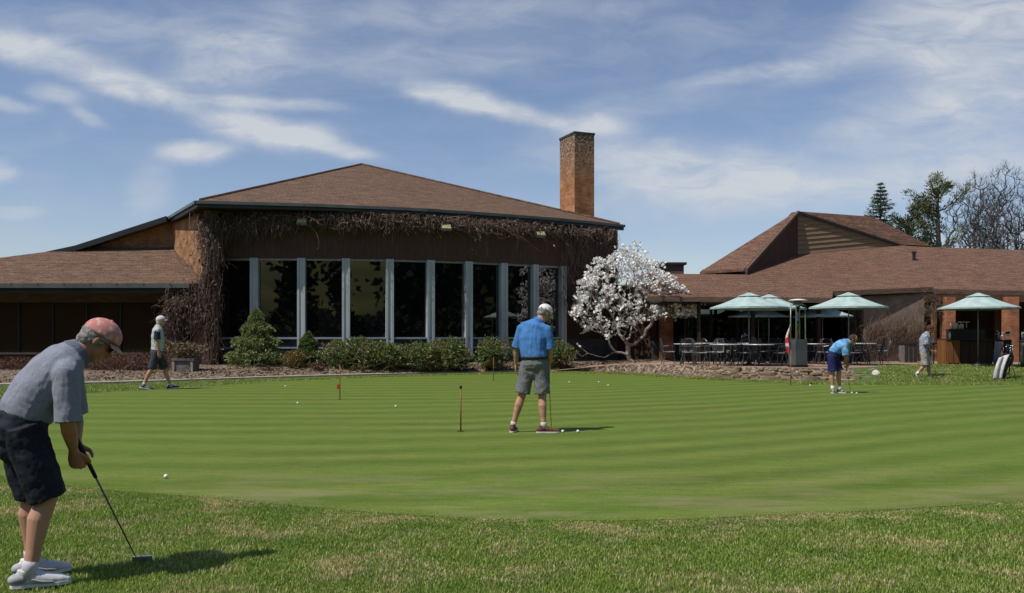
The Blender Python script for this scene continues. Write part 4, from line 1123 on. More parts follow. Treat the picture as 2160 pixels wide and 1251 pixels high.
def make_ground():
    global NE
    m = MB(); m.add([(-900, -900, 0), (900, -900, 0), (900, 900, 0), (-900, 900, 0)], [(0, 1, 2, 3)])
    tag(m.build('ground', M['lawn']), kind='structure')
    NE = smooth_curve([G(u, v) for u, v in NEAR], 6)
    pts = smooth_curve([G(u, v) for u, v in NEAR+FAR], 6, True)
    m = MB(); m.add([Vector((p.x, p.y, .008)) for p in pts], [tuple(range(len(pts)-1, -1, -1))])
    o = m.build('putting_green', M['green']); tag(o, kind='structure')
    if o.data.polygons[0].normal.z < 0: o.data.flip_normals()
    # darker collar of longer grass behind the green
    fr = smooth_curve([G(u, v)+Vector((0, -.05, 0)) for u, v in FAR[1:-1]], 4)
    bk = []
    kerb = smooth_curve([G(u, v) for u, v in ((-500, 820), (-250, 818.5), (0, 814.5), (240, 809.5), (600, 797.5), (900, 789.5), (1080, 786), (1200, 784))], 4)
    m = MB()
    far_px = [(-500, 822), (0, 815), (240, 810), (600, 798), (900, 790), (1080, 786.5), (1200, 784), (1320, 786), (1450, 794), (1600, 802), (1750, 805), (1860, 806), (2160, 806), (2700, 806)]
    b2 = [G(u, v) for u, v in far_px]
    f2 = [G(u, min(v+60, 840), 0) for u, v in far_px]
    sheet('grass_collar', [[Vector((p.x, p.y, .004)) for p in f2], [Vector((p.x, p.y, .004)) for p in b2]], M['fringe'])
    # kerb between collar and planting bed
    m = MB(); pr = kerb
    k2 = [Vector((p.x, p.y, 0)) for p in pr]; n = len(k2)
    off = Vector((.1, .3, 0)).normalized()*.3
    vs = []
    for p in k2: vs += [p, p+Vector((0, 0, .06)), p+off+Vector((0, 0, .075)), p+off]
    fs = []
    for i in range(n-1):
        a = i*4
        for j in range(3): fs.append((a+j, a+j+1, a+4+j+1, a+4+j))
    m.add(vs, fs); tag(m.build('kerb', M['concrete']), kind='structure')
    # planting bed rising to the walls
    f = [p+off*.98+Vector((0, 0, .06)) for p in k2]
    f += [G(u, v)+Vector((0, 0, .02)) for u, v in ((1260, 784), (1330, 786), (1400, 790), (1460, 795))]
    back = []
    wl = [(-900, 34.2), (-420, 34.2), (0, 34.2), (380, 33.8), (448, 33.2)]+[(a, b+.1) for a, b in WALL[1:]]+[(1400, 37.3), (1450, 37.3)]
    us = np.array([a for a, b in wl]); xs = np.array([pl(a, b).x for a, b in wl]); ys = np.array([b for a, b in wl])
    for p in f:
        t = (p.x-f[0].x)/(f[-1].x-f[0].x); X = xs[0]+t*(xs[-1]-xs[0])
        if p.x > -13: X = p.x+.25*(p.x+13)*.25
        X = min(X, xs[-1]); back.append(Vector((X, float(np.interp(X, xs, ys)), .36)))
    rows = []
    for j in range(7):
        t = j/6; row = []
        for a, b in zip(f, back):
            q = lerp(a, b, t); q.z = a.z+(b.z-a.z)*math.sin(t*math.pi/2)+random.uniform(-.02, .03)*(0 < j); row.append(q)
        rows.append(row)
    sheet('planting_bed', rows, M['mulch'])
    # mulch chips and fallen leaves
    n = 6500
    r = np.array([[list(p) for p in row] for row in rows]); ii = rng.integers(0, r.shape[1]-1, n); jj = rng.integers(0, 3, n)
    a = rng.random((n, 1)); b = rng.random((n, 1))
    q = (r[jj, ii]*(1-a)+r[jj, ii+1]*a)*(1-b)+(r[jj+1, ii]*(1-a)+r[jj+1, ii+1]*a)*b+np.array([0, 0, .01])
    V, Fc = leaves(q, rng.normal(size=(n, 3))*np.array([1, 1, .35]), rng.uniform(.05, .14, n), rng.uniform(.03, .08, n))
    tag(np_mesh('bark_chips', V, Fc, M['leaf_pale']), 'pale bark chips and dead leaves scattered over the brown planting bed', 'bark mulch', kind='stuff')
    # patio ---------------------------------------------------------------
    zp = .38
    ZL = lambda u: float(np.interp(u, [1170, 1250, 1330, 1430], [.06, .2, .31, .38]))
    pe = [(1170, 782), (1250, 774), (1330, 769), (1450, 770.5), (1550, 773.5), (1650, 775.5), (1700, 776.5), (1800, 775.5), (1850, 773.5), (1940, 770), (2010, 768.5), (2160, 771), (2700, 775)]
    fe = smooth_curve([G(u, v, ZL(u)) for u, v in pe], 4)
    be = [Vector((p.x*1.0+(38.5-p.y)*p.x/p.y, 38.5, zp if p.z > .3 else p.z)) for p in fe]
    sheet('patio', [fe, be], M['patio'], smooth=False)
    # sloping ground below the patio edge
    base_px = [(1170, 784), (1250, 785), (1330, 787), (1450, 796), (1550, 800), (1650, 803), (1700, 804), (1800, 805), (1850, 806), (1940, 806), (2010, 806), (2160, 806), (2700, 806)]
    bs = smooth_curve([G(u, v, .0) for u, v in base_px], 4)
    bs = [Vector((p.x, p.y, .012)) for p in bs]
    mid = []
    for a, b in zip(bs, fe):
        t = .5; q = lerp(a, b, t); q.z = b.z*.5; mid.append(q)
    k = 32
    fe2 = [p+Vector((0, 0, -.004)) for p in fe]
    sheet('planting_bed', [bs[:k+1], mid[:k+1], fe2[:k+1]], M['mulch'])
    k = 28
    g_ = [lerp(a, b, .25)+Vector((0, 0, .05)) for a, b in zip(bs, fe)]
    g2 = [lerp(a, b, .7)+Vector((0, 0, .03)) for a, b in zip(bs, fe)]
    sheet('grass_bank', [bs[k:], g_[k:], g2[k:], fe2[k:]], M['fringe'])
    # dry-laid stone ledge holding the patio
    st = MB(); lx0, lx1 = 1425, 1905
    for course in range(5):
        u = lx0+random.uniform(-5, 5)+course*6
        while u < lx1-course*14:
            w = random.uniform(8, 38)
            t = (u+w/2-1250)/1450
            # position on the slope between base and edge
            x_b = np.interp(u+w/2, [a for a, b in base_px], [b for a, b in base_px]); x_t = np.interp(u+w/2, [a for a, b in pe], [b for a, b in pe])
            B_ = G(u+w/2, x_b, 0); T_ = G(u+w/2, x_t, zp)
            fade = min(1, (u-lx0)/90+.25, (lx1-u)/70+.2)
            q = lerp(B_, T_, (course+.4)/5+random.uniform(-.06, .04)); q.z = .94*zp*(course+.25)/5*min(1, fade+.15)+random.uniform(-.02, .015)
            if random.random() < fade*.86:
                sz = (w/F*q.y*1.0, random.uniform(.25, .5), random.uniform(.035, .1))
                R = Matrix.Rotation(random.uniform(-.35, .35), 3, 'Z') @ Matrix.Rotation(random.uniform(-.08, .08), 3, 'X') @ Matrix.Rotation(random.uniform(-.06, .06), 3, 'Y')
                x, y, z = sz[0]/2, sz[1]/2, sz[2]/2
                poly = []
                for kx, ky in ((-1, -.6), (-.7, -1), (.1, -1.08), (.75, -1), (1, -.5), (1, 1), (-1, 1)):
                    poly.append(q+R @ Vector((kx*x*random.uniform(.9, 1.04), ky*y*random.uniform(.85, 1.05), -z)))
                st.prism(poly, R @ Vector((0, 0, 2*z)))
            u += w+random.uniform(.5, 4)
    o = st.build('stone_ledge', M['stone'])
    tag(o, 'low dry-laid tan stone ledge holding up the patio behind the putting green', 'stone wall')
    # boulder
    m = MB(); q = G(1848, 792, .12); m.ell((0, 0, .1), (.14, 0, 0), (0, .12, 0), (0, .03, .125), 12, 8)
    m.v = [tuple(Vector(v)*(1+random.uniform(-.07, .07))) for v in m.v]
    o = m.build('boulder', M['boulder'], None, True); o.location = G(1848, 796, .1); tag(o, 'small round white boulder at the right end of the stone ledge', 'rock')
    # ground and woods behind the viewer (seen only in the window glass)
    n = 60; rows = []
    pol = lambda a, r: (math.sin(a)*r, 8-math.cos(a)*r)      # a = 0 straight behind the viewer
    for j, (rr, zz) in enumerate(((62, -.2), (78, 5), (105, 15), (140, 25), (175, 28))):
        row = []
        for i in range(n+1):
            a = -1.75+3.5*i/n; x, y = pol(a, rr+5*math.sin(i*.7+j)); row.append(Vector((x, y, zz+(2*math.sin(i*.9+j*1.3) if j else 0))))
        rows.append(row)
    sheet('hill', rows, M['hill'])
    n = 30000
    a = rng.uniform(-1.7, 1.7, n); hgt = 4.2+.9*np.sin(a*17)+.7*np.sin(a*53+1)
    r_ = 48+rng.normal(size=n)*1.6
    q = np.stack([np.sin(a)*r_, 8-np.cos(a)*r_, rng.random(n)**.8*hgt], 1)
    V1 = leaves(q, rng.normal(size=(n, 3)), rng.uniform(.5, 1.0, n), rng.uniform(.4, .7, n))
    n = 70000; ca = rng.uniform(-1.7, 1.7, n); ca = ca[((np.abs(ca+.5) > .09) & (np.abs(ca-.2) > .08) & (np.abs(ca+.16) > .03)) | (rng.random(n) < .02)]; n = len(ca); top = 14+2.5*np.sin(ca*37)+1.5*np.sin(ca*91)
    r_ = 60+rng.normal(size=n)*2.4
    q = np.stack([np.sin(ca)*r_+rng.normal(size=n)*.5, 8-np.cos(ca)*r_+rng.normal(size=n)*.5, 1.5+rng.random(n)*top], 1)
    V2 = leaves(q, rng.normal(size=(n, 3)), rng.uniform(.8, 1.5, n), rng.uniform(.7, 1.2, n))
    V, Fc = merge([V1, V2])
    tag(np_mesh('woodland', V, Fc, M['wood_mass']), 'dark woodland around the course facing the clubhouse windows', 'woodland', kind='stuff')

def make_grass():
    n = 420000
    y = 4.15+rng.random(n)**1.15*5.2; x = (rng.random(n)*2-1)*(.61*y+.3)
    ed = near_edge_Y(x)
    wig = .07*np.sin(x*3.3)+.05*np.sin(x*9)+rng.normal(size=n)*.13-.03
    keep = y < ed+wig
    # left side: rough wraps round the green's left end
    x, y, ed = x[keep], y[keep], ed[keep]; n = len(x)
    h = rng.uniform(.012, .028, n)*np.clip((ed-y)*.8+.45, .25, 1)
    n2 = 150000; x2 = rng.uniform(-5.6, 5.6, n2); e2 = near_edge_Y(x2); y2 = e2+rng.normal(size=n2)*.2+.02
    ok = np.abs(x2) < .62*y2; x = np.concatenate([x, x2[ok]]); y = np.concatenate([y, y2[ok]]); ed = np.concatenate([ed, e2[ok]])
    h = np.concatenate([h, rng.uniform(.006, .015, ok.sum())*np.clip(1-(y2[ok]-e2[ok])*1.8, .35, 1)]); n = len(x)
    a = rng.random(n)*2*math.pi; lean = rng.uniform(.1, .8, n)
    w = rng.uniform(.0016, .0032, n)*(.7+y*.09)
    p = np.stack([x, y, np.zeros(n)], 1); s = np.stack([np.cos(a), np.sin(a), np.zeros(n)], 1); l = np.stack([-np.sin(a), np.cos(a), np.zeros(n)], 1)
    up = np.array([[0, 0, 1.0]])
    hh = h[:, None]
    m1 = p+up*hh*.6+l*hh*lean[:, None]*.3; tp = p+up*hh+l*hh*lean[:, None]*.95
    V = np.stack([p-s*w[:, None], p+s*w[:, None], m1+s*w[:, None]*.8, m1-s*w[:, None]*.8, tp], 1).reshape(-1, 3)
    b = np.arange(n)[:, None]*5
    F3 = np.concatenate([b+np.array([[0, 1, 2]]), b+np.array([[0, 2, 3]]), b+np.array([[3, 2, 4]])])
    tag(np_mesh('grass', V, F3, M['blades']), 'uneven green and straw coloured rough grass in the foreground', 'grass', kind='stuff')
    # far collar, coarser blades
    n = 60000
    u = rng.uniform(-150, 2300, n)
    vf = np.interp(u, [a for a, b in FAR], [b for a, b in FAR])
    back = np.interp(u, [-150, 0, 240, 600, 900, 1200, 1320, 1450, 1600, 1750, 1860, 1900, 2300], [817, 815.5, 811, 799, 791, 785, 787, 796, 803, 806, 806, 806, 806])
    v = back+(vf-back)*rng.random(n)*1.04+.4
    Y = CH*F/(v-H0); X = (u-U0)/F*Y
    ok = (vf-back) > .5; X, Y = X[ok], Y[ok]; n = len(X)
    p = np.stack([X, Y, np.zeros(n)], 1)
    V, Fc = leaves(p, rng.normal(size=(n, 3))*.35+np.array([0, 0, 1.]), rng.uniform(.04, .08, n), .016)
    n2 = 26000; u = rng.uniform(1850, 2330, n2); t = rng.random(n2)
    q = np.array([list(G(a, 806-(806-771)*b, 0.02+.36*b)+Vector((0, 0, .012))) for a, b in zip(u, t)])
    V2 = leaves(q, rng.normal(size=(n2, 3))*.35+np.array([0, 0, 1.]), rng.uniform(.04, .08, n2), .02)
    V, Fc = merge([(V, Fc), V2])
    tag(np_mesh('grass', V, Fc, M['blades']), 'longer dark green grass collar around the far edge of the putting green', 'grass', kind='stuff')

# ------------------------------------------------------------------ plants
def blob_pts(n, c, r, lump=.25, shell=.55, flat=0.0, seed=0):
    d = norm(rng.normal(size=(n, 3))); 
    l = 1+lump*(np.sin(d[:, 0]*5+seed)*np.cos(d[:, 1]*4+seed*2)+.5*np.sin(d[:, 2]*9+seed*3+d[:, 0]*7))
    rad = (shell+(1-shell)*rng.random(n))*l
    p = d*rad[:, None]*np.array(r)
    return p+np.array(c), d
def shrub(loc, w, h, label, cat='shrub', mat='leaf_rhodo', n=1500, cone=False, leaf=(.07, .13, .04), group=None, name='shrub', dep=None, stems=True):
    r = empty(name, loc, label, cat, group); dep = dep or w*.8
    if cone:
        t = rng.random(n)**.75; z = .06*h+t*h*.94; rr = (1-t)**.85*w/2*(.72+.35*rng.random(n)**.5)*(1+.18*np.sin(z*13+rng.random(n)))
        a = rng.random(n)*2*math.pi
        lump = 1+.16*np.sin(a*5+z*9)+.1*np.sin(a*9-z*14)
        p = np.stack([np.cos(a)*rr*lump, np.sin(a)*rr*lump*dep/w, z], 1); d = np.stack([np.cos(a), np.sin(a), np.full(n, .55)], 1)
    else:
        parts = []; k = 7
        for i in range(k):
            cx = random.uniform(-.3, .3)*w; cy = random.uniform(-.28, .28)*dep; s = random.uniform(.3, .46)
            cz = h*(random.uniform(.42, .66) if i < 4 else .35)
            parts.append(blob_pts(n//k, (cx, cy, cz), (w*s*.8, dep*s*.8, min(h-cz, h*.42)), .22, .6, seed=random.random()*9))
        p = np.concatenate([a for a, b in parts]); d = np.concatenate([b for a, b in parts]); d[:, 2] += .35
        p[:, 2] = np.maximum(p[:, 2], .03)
    # leaves in whorls of five
    k = 5; m = len(p); P5 = np.repeat(p, k, 0); D5 = np.repeat(norm(d), k, 0)*.45+rng.normal(size=(m*k, 3))*.6
    V, Fc = leaves(P5, D5, rng.uniform(leaf[0], leaf[1], m*k), leaf[2])
    np_mesh('foliage', V, Fc, M[mat], r)
    if stems:
        st = walk(np.zeros((14, 3))+rng.normal(size=(14, 3))*np.array([w*.05, w*.05, 0]), np.array([0, 0, 1.]), h*.7, 6, .35)
        V, Fc = strips(st, np.full(14, .018)); np_mesh('stem', V, Fc, M['bark_dark'], r)
    return r
def make_plants():
    gz = lambda u, v, Y: P(u, v, Y)
    def at(u, Y, z): return Vector(((u-U0)/F*Y, Y, z))
    ht = lambda v, Y, z: CH-(v-H0)/F*Y-z
    S = [ # u, Y, z, width px, top v, label, cone, mat, n
        (541, 31.6, .13, 116, 655, 'tall cone shaped evergreen in front of the left windows', True, 'leaf_conifer', 1500),
        (650, 31.8, .15, 72, 703, 'small pointed green shrub just right of the tall cone shaped evergreen', True, 'leaf_rhodo', 620),
        (742, 32.0, .16, 96, 709, 'rounded rhododendron behind the leftmost thin pin, reaching over the sill', False, 'leaf_rhodo', 520),
        (822, 32.3, .18, 98, 714, 'rhododendron below the fourth pale window post from the left', False, 'leaf_rhodo', 500),
        (900, 32.7, .2, 92, 718, 'low spreading rhododendron below the fifth pale window post', False, 'leaf_rhodo', 460),
        (972, 33.0, .22, 84, 712, 'rhododendron below the sixth pale window post, tallest of its neighbours', False, 'leaf_rhodo', 460),
        (1045, 33.6, .24, 78, 709, 'rhododendron just left of the man in the bright blue polo', False, 'leaf_rhodo', 440),
        (1180, 35.0, .28, 62, 719, 'small rhododendron just right of the man in the bright blue polo', False, 'leaf_rhodo', 330)]
    for i, (u, Y, z, wp, tv, lab, cone, mt, n) in enumerate(S):
        w = wp/F*Y*(1 if cone else 1.14); Y = Y-(.0 if cone else .25); n = int(n*2.2)
        shrub(at(u, Y, z), w*1.05, ht(tv, Y, z), lab, 'shrub', mt, n, cone, (.07, .13, .042), 'evergreen shrubs under the hall windows' if i else None, 'evergreen_shrub')
    shrub(at(618, 31.2, .1), .85, .9, 'yellow and orange leaved shrub beside the tall cone shaped evergreen', 'shrub', 'leaf_gold', 300, False, (.05, .1, .03), name='golden_shrub')
    shrub(at(668, 30.9, .08), .6, .38, 'low tuft of dry pinkish leaves at the foot of the small pointed shrub', 'shrub', 'leaf_dry', 120, False, (.05, .09, .03), 'dry tufts at the front of the bed', 'dry_tuft')
    shrub(at(566, 30.3, .06), .75, .3, 'low tuft of dry orange leaves in front of the tall cone shaped evergreen', 'shrub', 'leaf_dry', 120, False, (.05, .09, .03), 'dry tufts at the front of the bed', 'dry_tuft')
    # dry hedge under the wing windows: leafless red-brown clumps
    labs = ['leafless red-brown bush right behind the bent man\'s cap', 'leafless red-brown bush between the bent man\'s cap and the walking man', 'leafless red-brown bush immediately left of the walking man',
            'leafless red-brown bush seen above the bent man\'s back', 'leafless red-brown bush at the far left edge under the wing windows']
    for (u, Y, wp, tv), lab in zip(((232, 29.6, 90, 742), (285, 29.4, 80, 745), (322, 29.8, 62, 748), (110, 29.9, 120, 752), (20, 29.8, 110, 753)), labs):
        r = empty('bare_bush', at(u, Y, .1), lab, 'bush', 'leafless bushes under the wing windows')
        h = ht(tv, Y, .1); w = wp/F*Y; n = 520
        st = walk(rng.normal(size=(n, 3))*np.array([w*.28, .25, 0]), np.array([0, 0, 1.]), h*rng.uniform(.6, 1.15, n), 6, .3)
        V, Fc = strips(st, np.full(n, .008)); np_mesh('twigs', V, Fc, M['leaf_dry'], r)
        tips = st[:, 2:].reshape(-1, 3); tips = tips[rng.random(len(tips)) < .7]
        V, Fc = leaves(tips, rng.normal(size=(len(tips), 3)), .06, .03); np_mesh('dead_leaves', V, Fc, M['leaf_dry'], r)
    # stone planter with dry seed heads
    q = at(393, 29.4, .08)
    r = empty('planter', q, 'square grey stone planter by the vine covered corner', 'planter')
    m = MB(); m.prism([(-.32, -.32, 0), (.32, -.32, 0), (.32, .32, 0), (-.32, .32, 0)], (0, 0, .5)); m.build('planter_box', M['pot'], r)
    m = MB(); m.box((0, 0, .535), (.74, .74, .07)); m.build('rim', M['pot'], r)
    for x in (-.335, .335):
        m = MB(); m.box((x*.9, -.33, .25), (.07, .05, .5)); m.build('corner_strip', M['concrete'], r)
    n = 420
    st = walk(np.array([0, 0, .0])+rng.normal(size=(n, 3))*np.array([.2, .15, 0]), np.array([0, 0, 1.]), rng.uniform(.25, .55, n), 5, .25)
    st[:, :, 0] += (st[:, :, 2])*rng.normal(size=(n, 1))*.5
    V, Fc = strips(st, np.full(n, .006)); rr = empty('dried_plant', q+Vector((0, 0, .57)), 'dry straw coloured plant filling the square stone planter', 'plant')
    np_mesh('stems', V, Fc, M['leaf_pale'], rr)
    tips = st[:, -2:].reshape(-1, 3); tips = np.repeat(tips, 2, 0)
    V, Fc = leaves(tips, rng.normal(size=(len(tips), 3)), .08, .04); np_mesh('seed_heads', V, Fc, M['leaf_pale'], rr)
    # vines ------------------------------------------------------------------
    parts = []
    def wl(u): return pl(u, float(np.interp(u, [a for a, b in WALL], [b for a, b in WALL])))
    # corner column
    n = 1150
    u = rng.choice([437, 446, 450], n)+rng.normal(size=n)*9; z0 = rng.uniform(.2, 5.9, n)
    b = np.array([[(a-U0)/F*32.1, 32.15+rng.uniform(-.25, .1), zz] for a, zz in zip(u, z0)])
    wid = np.interp(z0, [0, 2.6, 4.2, 5.9], [.4, .8, .95, 1.4]); b[:, 0] = -10.95+(b[:, 0]+10.95)*wid
    parts.append(strips(walk(b, np.array([0, 0, -1.]), rng.uniform(.35, 1.3, n), 7, .22, .3), rng.uniform(.005, .012, n)))
    # heavy trunks climbing the pier
    tr = np.array([[(a-U0)/F*32.0, 32.0, .2] for a in (432, 440, 447, 455, 368, 376)])
    hs = np.array([5.6, 5.4, 5.7, 4.8, 2.7, 2.5])[:, None]*np.linspace(0, 1, 22)[None]; pt = np.repeat(tr[:, None], 22, 1); pt[:, :, 2] += hs
    pt[:, :, 0] += .09*np.sin(hs*1.9+np.arange(6)[:, None]*1.7)+.03*np.sin(hs*5+np.arange(6)[:, None])
    parts.append(strips(pt, np.array([.06, .045, .05, .04, .045, .03])))
    # fringe under the eave
    n = 3600
    u = 430+(1300-430)*rng.random(n)**1.45; keepz = np.interp(u, [430, 520, 700, 900, 1050, 1180, 1300], [1.35, .85, .55, .5, .42, .3, .5])
    base = np.array([list(wl(min(max(a, 449), 1302))) for a in u]); base[:, 0] += (np.minimum(u, 449)-449)*.017
    lump = .55+.75*np.abs(np.sin(u*.045)*np.sin(u*.013+1))+.3*rng.random(n)
    base[:, 1] -= rng.uniform(.06, .5, n); base[:, 2] = 5.95-rng.random(n)**1.6*.35
    parts.append(strips(walk(base, np.array([0, -.08, -1.]), keepz*lump*rng.uniform(.35, 1.1, n), 7, .28, .3), rng.uniform(.005, .012, n)))
    # along strands
    n = 260; u = rng.uniform(430, 1240, n); base = np.array([list(wl(max(a, 449))) for a in u]); base[:, 1] -= rng.uniform(.1, .45, n); base[:, 2] = rng.uniform(5.45, 5.9, n)
    parts.append(strips(walk(base, np.array([1., .1, 0]), rng.uniform(.6, 1.8, n), 10, .25), rng.uniform(.007, .014, n)))
    # over the brick side wall and the recess at left
    n = 800; t = rng.random(n); s = rng.random(n)
    X = -10.95-2.5*t**1.8; Y = 32.0+3.6*t**1.8; zt = 5.7*np.ones(n)
    z = 2.2+s*3.4; m_ = rng.random(n) < np.where(t < .35, 1, .18); b = np.stack([X, Y-.1, z], 1)[m_]
    parts.append(strips(walk(b, np.array([.1, -.1, -1.]), rng.uniform(.2, .7, len(b)), 6, .4, .15), np.full(len(b), .007)))
    n = 950; u = rng.uniform(352, 440, n); z = rng.normal(size=n)*.35+2.75-np.abs(u-420)*.004
    b = np.stack([(u-U0)/F*32.2, 32.2+rng.uniform(-.4, .5, n), z], 1)
    parts.append(strips(walk(b, np.array([-.1, 0, -1.]), rng.uniform(.2, 1.1, n), 7, .4, .15), rng.uniform(.005, .011, n)))
    n = 420; u = rng.uniform(345, 385, n); z = rng.uniform(.4, 2.6, n)
    b = np.stack([(u-U0)/F*32.2, 32.2+rng.uniform(-.1, .2, n), z], 1)
    parts.append(strips(walk(b, np.array([0, 0, -1.]), rng.uniform(.2, .8, n), 6, .3, .15), np.full(n, .007)))
    # curling dead leaves on them
    allp = np.concatenate([pp[0][::7] for pp in parts]); allp = allp[rng.random(len(allp)) < .6]
    parts.append(leaves(allp+rng.normal(size=allp.shape)*.03, rng.normal(size=allp.shape)*.6+np.array([0, 0, -.9]), rng.uniform(.07, .19, len(allp)), rng.uniform(.02, .055, len(allp))))
    V, Fc = merge(parts); V[:, 2] = np.minimum(V[:, 2], 5.97); og = at(440, 32, .2)
    v = empty('vine', og, 'leafless brown creeper smothering the left corner and hanging under the long eave', 'vine')
    np_mesh('vine_stems', V, Fc, M['vine'], v, origin=og)
    # right end of the eave and the wall by the magnolia
    n = 700; u = rng.uniform(1180, 1303, n); base = np.array([list(wl(a)) for a in u]); base[:, 1] -= rng.uniform(.05, .3, n); base[:, 2] = rng.uniform(2.6, 5.6, n)
    q = strips(walk(base, np.array([0, 0, -1.]), rng.uniform(.3, 1.2, n), 7, .3, .2), np.full(n, .008))
    og = at(1290, 37.8, .3); v = empty('vine', og, 'thin dead creeper hanging on the dark right end wall above the magnolia', 'vine'); np_mesh('vine_stems', *q, M['vine'], v, origin=og)
    # creeper on the plaster wall of the patio building
    parts = []
    n = 560; b = np.stack([(rng.uniform(1826, 1944, n)-U0)/F*35.1, 35.1-rng.uniform(.01, .1, n), rng.uniform(.4, 1.6, n)], 1)
    parts.append(strips(walk(b, np.array([0, 0, 1.]), rng.uniform(.5, 1.6, n), 9, .2), rng.uniform(.004, .009, n)))
    n = 420; b = np.stack([(rng.uniform(1792, 1835, n)-U0)/F*35.6, 35.6+rng.uniform(-.2, .3, n), rng.uniform(.5, 2.4, n)], 1)
    parts.append(strips(walk(b, np.array([.1, 0, 1.]), rng.uniform(.3, 1.3, n), 8, .4), rng.uniform(.005, .012, n)))
    n = 260; b = np.stack([(rng.normal(size=n)*12+1972-U0)/F*34.6, 34.6+rng.uniform(-.2, .2, n), 2.6+rng.normal(size=n)*.28], 1)
    parts.append(strips(walk(b, np.array([0, 0, -1.]), .4, 6, .7), np.full(n, .009)))
    V, Fc = merge(parts); og = at(1885, 36, .4); v = empty('vine', og, 'faded leafless creeper spread over the stucco wall behind the right tables', 'vine'); np_mesh('vine_stems', V, Fc, M['vine_thin'], v, origin=og)
    # magnolia ---------------------------------------------------------------
    Yt = 35.6; base = at(1337, Yt, .30); sc = Yt/F
    T = []
    prof_u = [1212, 1228, 1260, 1300, 1340, 1380, 1420, 1468]; prof_top = [660, 590, 552, 530, 514, 556, 596, 640]; prof_bot = [665, 690, 722, 708, 682, 672, 676, 660]
    while len(T) < 820:
        u = random.uniform(1210, 1468); a, b = np.interp(u, prof_u, prof_top), np.interp(u, prof_u, prof_bot); v = random.uniform(a, b)
        y = random.uniform(-1, 1)*1.9*math.sqrt(max(.05, 1-((u-1335)/150)**2))
        edge = (v-a)/(b-a)
        if random.random() < (.35+.65*(1-edge)) and not (1290 < u < 1400 and v > 700):
            q = P(u, v, Yt); T.append((q.x, Yt+y, q.z))
    for u, v in ((1228, 752), (1240, 745), (1205, 741), (1262, 752), (1218, 728)): T.append(tuple(P(u, v, Yt-.5)))
    T = np.array(T)-np.array(base)
    # forks low on the trunk so that several stems leave the base
    fork = [(-.35, -.1, .9), (-.12, .15, 1.2), (.12, -.1, 1.3), (.45, .1, 1.1), (-.9, -.2, .6), (.75, -.1, 1.75), (-.5, .2, 1.8)]
    forks = np.array(fork)
    nodes, rad, (V, Fc) = grow((0, 0, 0), np.concatenate([forks, T]), .22, .22, .22, .105, .006, 2.1, 6)
    mg = empty('magnolia_tree', base, 'magnolia tree in full white blossom at the right end of the hall', 'tree')
    np_mesh('branches', V, Fc, M['bark_pale'], mg, True)
    thin = nodes[rad <= np.quantile(rad, .5)]; thin = thin[thin[:, 2] > .6]
    sel = thin[rng.integers(0, len(thin), 2100)]+rng.normal(size=(2100, 3))*.08
    c = np.repeat(sel, 6, 0); d = rng.normal(size=c.shape)*.75+np.repeat(norm(rng.normal(size=sel.shape)+np.array([-.2, -.4, .8])), 6, 0)
    V, Fc = leaves(c, d, rng.uniform(.08, .13, len(c))*np.repeat(rng.uniform(.6, 1.15, len(sel)), 6), .085, .2); np_mesh('blossom', V, Fc, M['petal'], mg)
    # trees beyond the roofs ---------------------------------------------------
    def conifer(u, Y, tv, w, lab, mt, density=1.0):
        b = at(u, Y, 0); H = ht(tv, Y, 0); r = empty('spruce_tree', b, lab, 'tree')
        m = MB(); m.tube([(0, 0, 0), (0, 0, H*.5), (0, 0, H*.98)], [.22, .12, .015], 8); m.build('trunk', M['bark_dark'], r)
        Ps, Ds, paths = [], [], []
        z = H*.12
        while z < H*.985:
            L = min(.42*(H-z)+.05, 2.6)
            for k in range(int(9)):
                a = random.random()*6.283; l = L*random.uniform(.65, 1.1); d = np.array([math.cos(a), math.sin(a), .0])
                s = np.linspace(0, 1, 6)[:, None]; pth = np.array([0, 0, z])+d*l*s+np.array([0, 0, 1.])*(-.22*l*s+.28*l*s**2.4)
                paths.append(pth); q = pth[1:]
                for _ in range(7): Ps.append(q+rng.normal(size=q.shape)*np.array([.06, .06, .03])); Ds.append(d+rng.normal(size=q.shape)*.6+np.array([0, 0, -.25]))
            z += max(.17, H*.02)
        V, Fc = strips(np.array(paths), np.full(len(paths), .025)); np_mesh('branches', V, Fc, M['bark_dark'], r)
        Ps, Ds = np.concatenate(Ps), np.concatenate(Ds)
        V, Fc = leaves(Ps, Ds, rng.uniform(.12, .24, len(Ps))*np.clip((H-Ps[:, 2])*.8, .35, 1), .05, .1); np_mesh('needles', V, Fc, M[mt], r)
    conifer(1857, 62, 381, 3.6, 'slender dark spruce rising behind the roof, leftmost of the trees', 'needle')
    def pine(u, Y, tv, limbs, lab):
        b = at(u, Y, 0); H = ht(tv, Y, 0); r = empty('pine_tree', b, lab, 'tree', 'pines beyond the roof')
        m = MB(); m.tube([(0, 0, 0), (.1, 0, H*.55), (.0, 0, H*.93)], [.3, .2, .05], 8); m.build('trunk', M['bark_dark'], r)
        pths, Ps, Ds = [], [], []
        for (z, a, l, up) in limbs:
            d = np.array([math.cos(a), math.sin(a)*.8, 0]); s = np.linspace(0, 1, 9)[:, None]
            p = np.array([.05, 0, z*H])+d*l*s+np.array([0, 0, 1.])*up*l*s**1.6+rng.normal(size=(9, 3))*.05
            pths.append(p)
            for q in p[2:]:
                k = 34; c = q+rng.normal(size=(k, 3))*np.array([.17, .17, .1]); Ps.append(c); Ds.append((c-q)+np.array([0, 0, .35])+d*.3)
        V, Fc = strips(np.array(pths), np.full(len(pths), .06)); np_mesh('branches', V, Fc, M['bark_dark'], r)
        Ps, Ds = np.concatenate(Ps), np.concatenate(Ds)
        V, Fc = leaves(Ps, Ds, rng.uniform(.16, .32, len(Ps)), .06, .1); np_mesh('needles', V, Fc, M['needle_pine'], r)
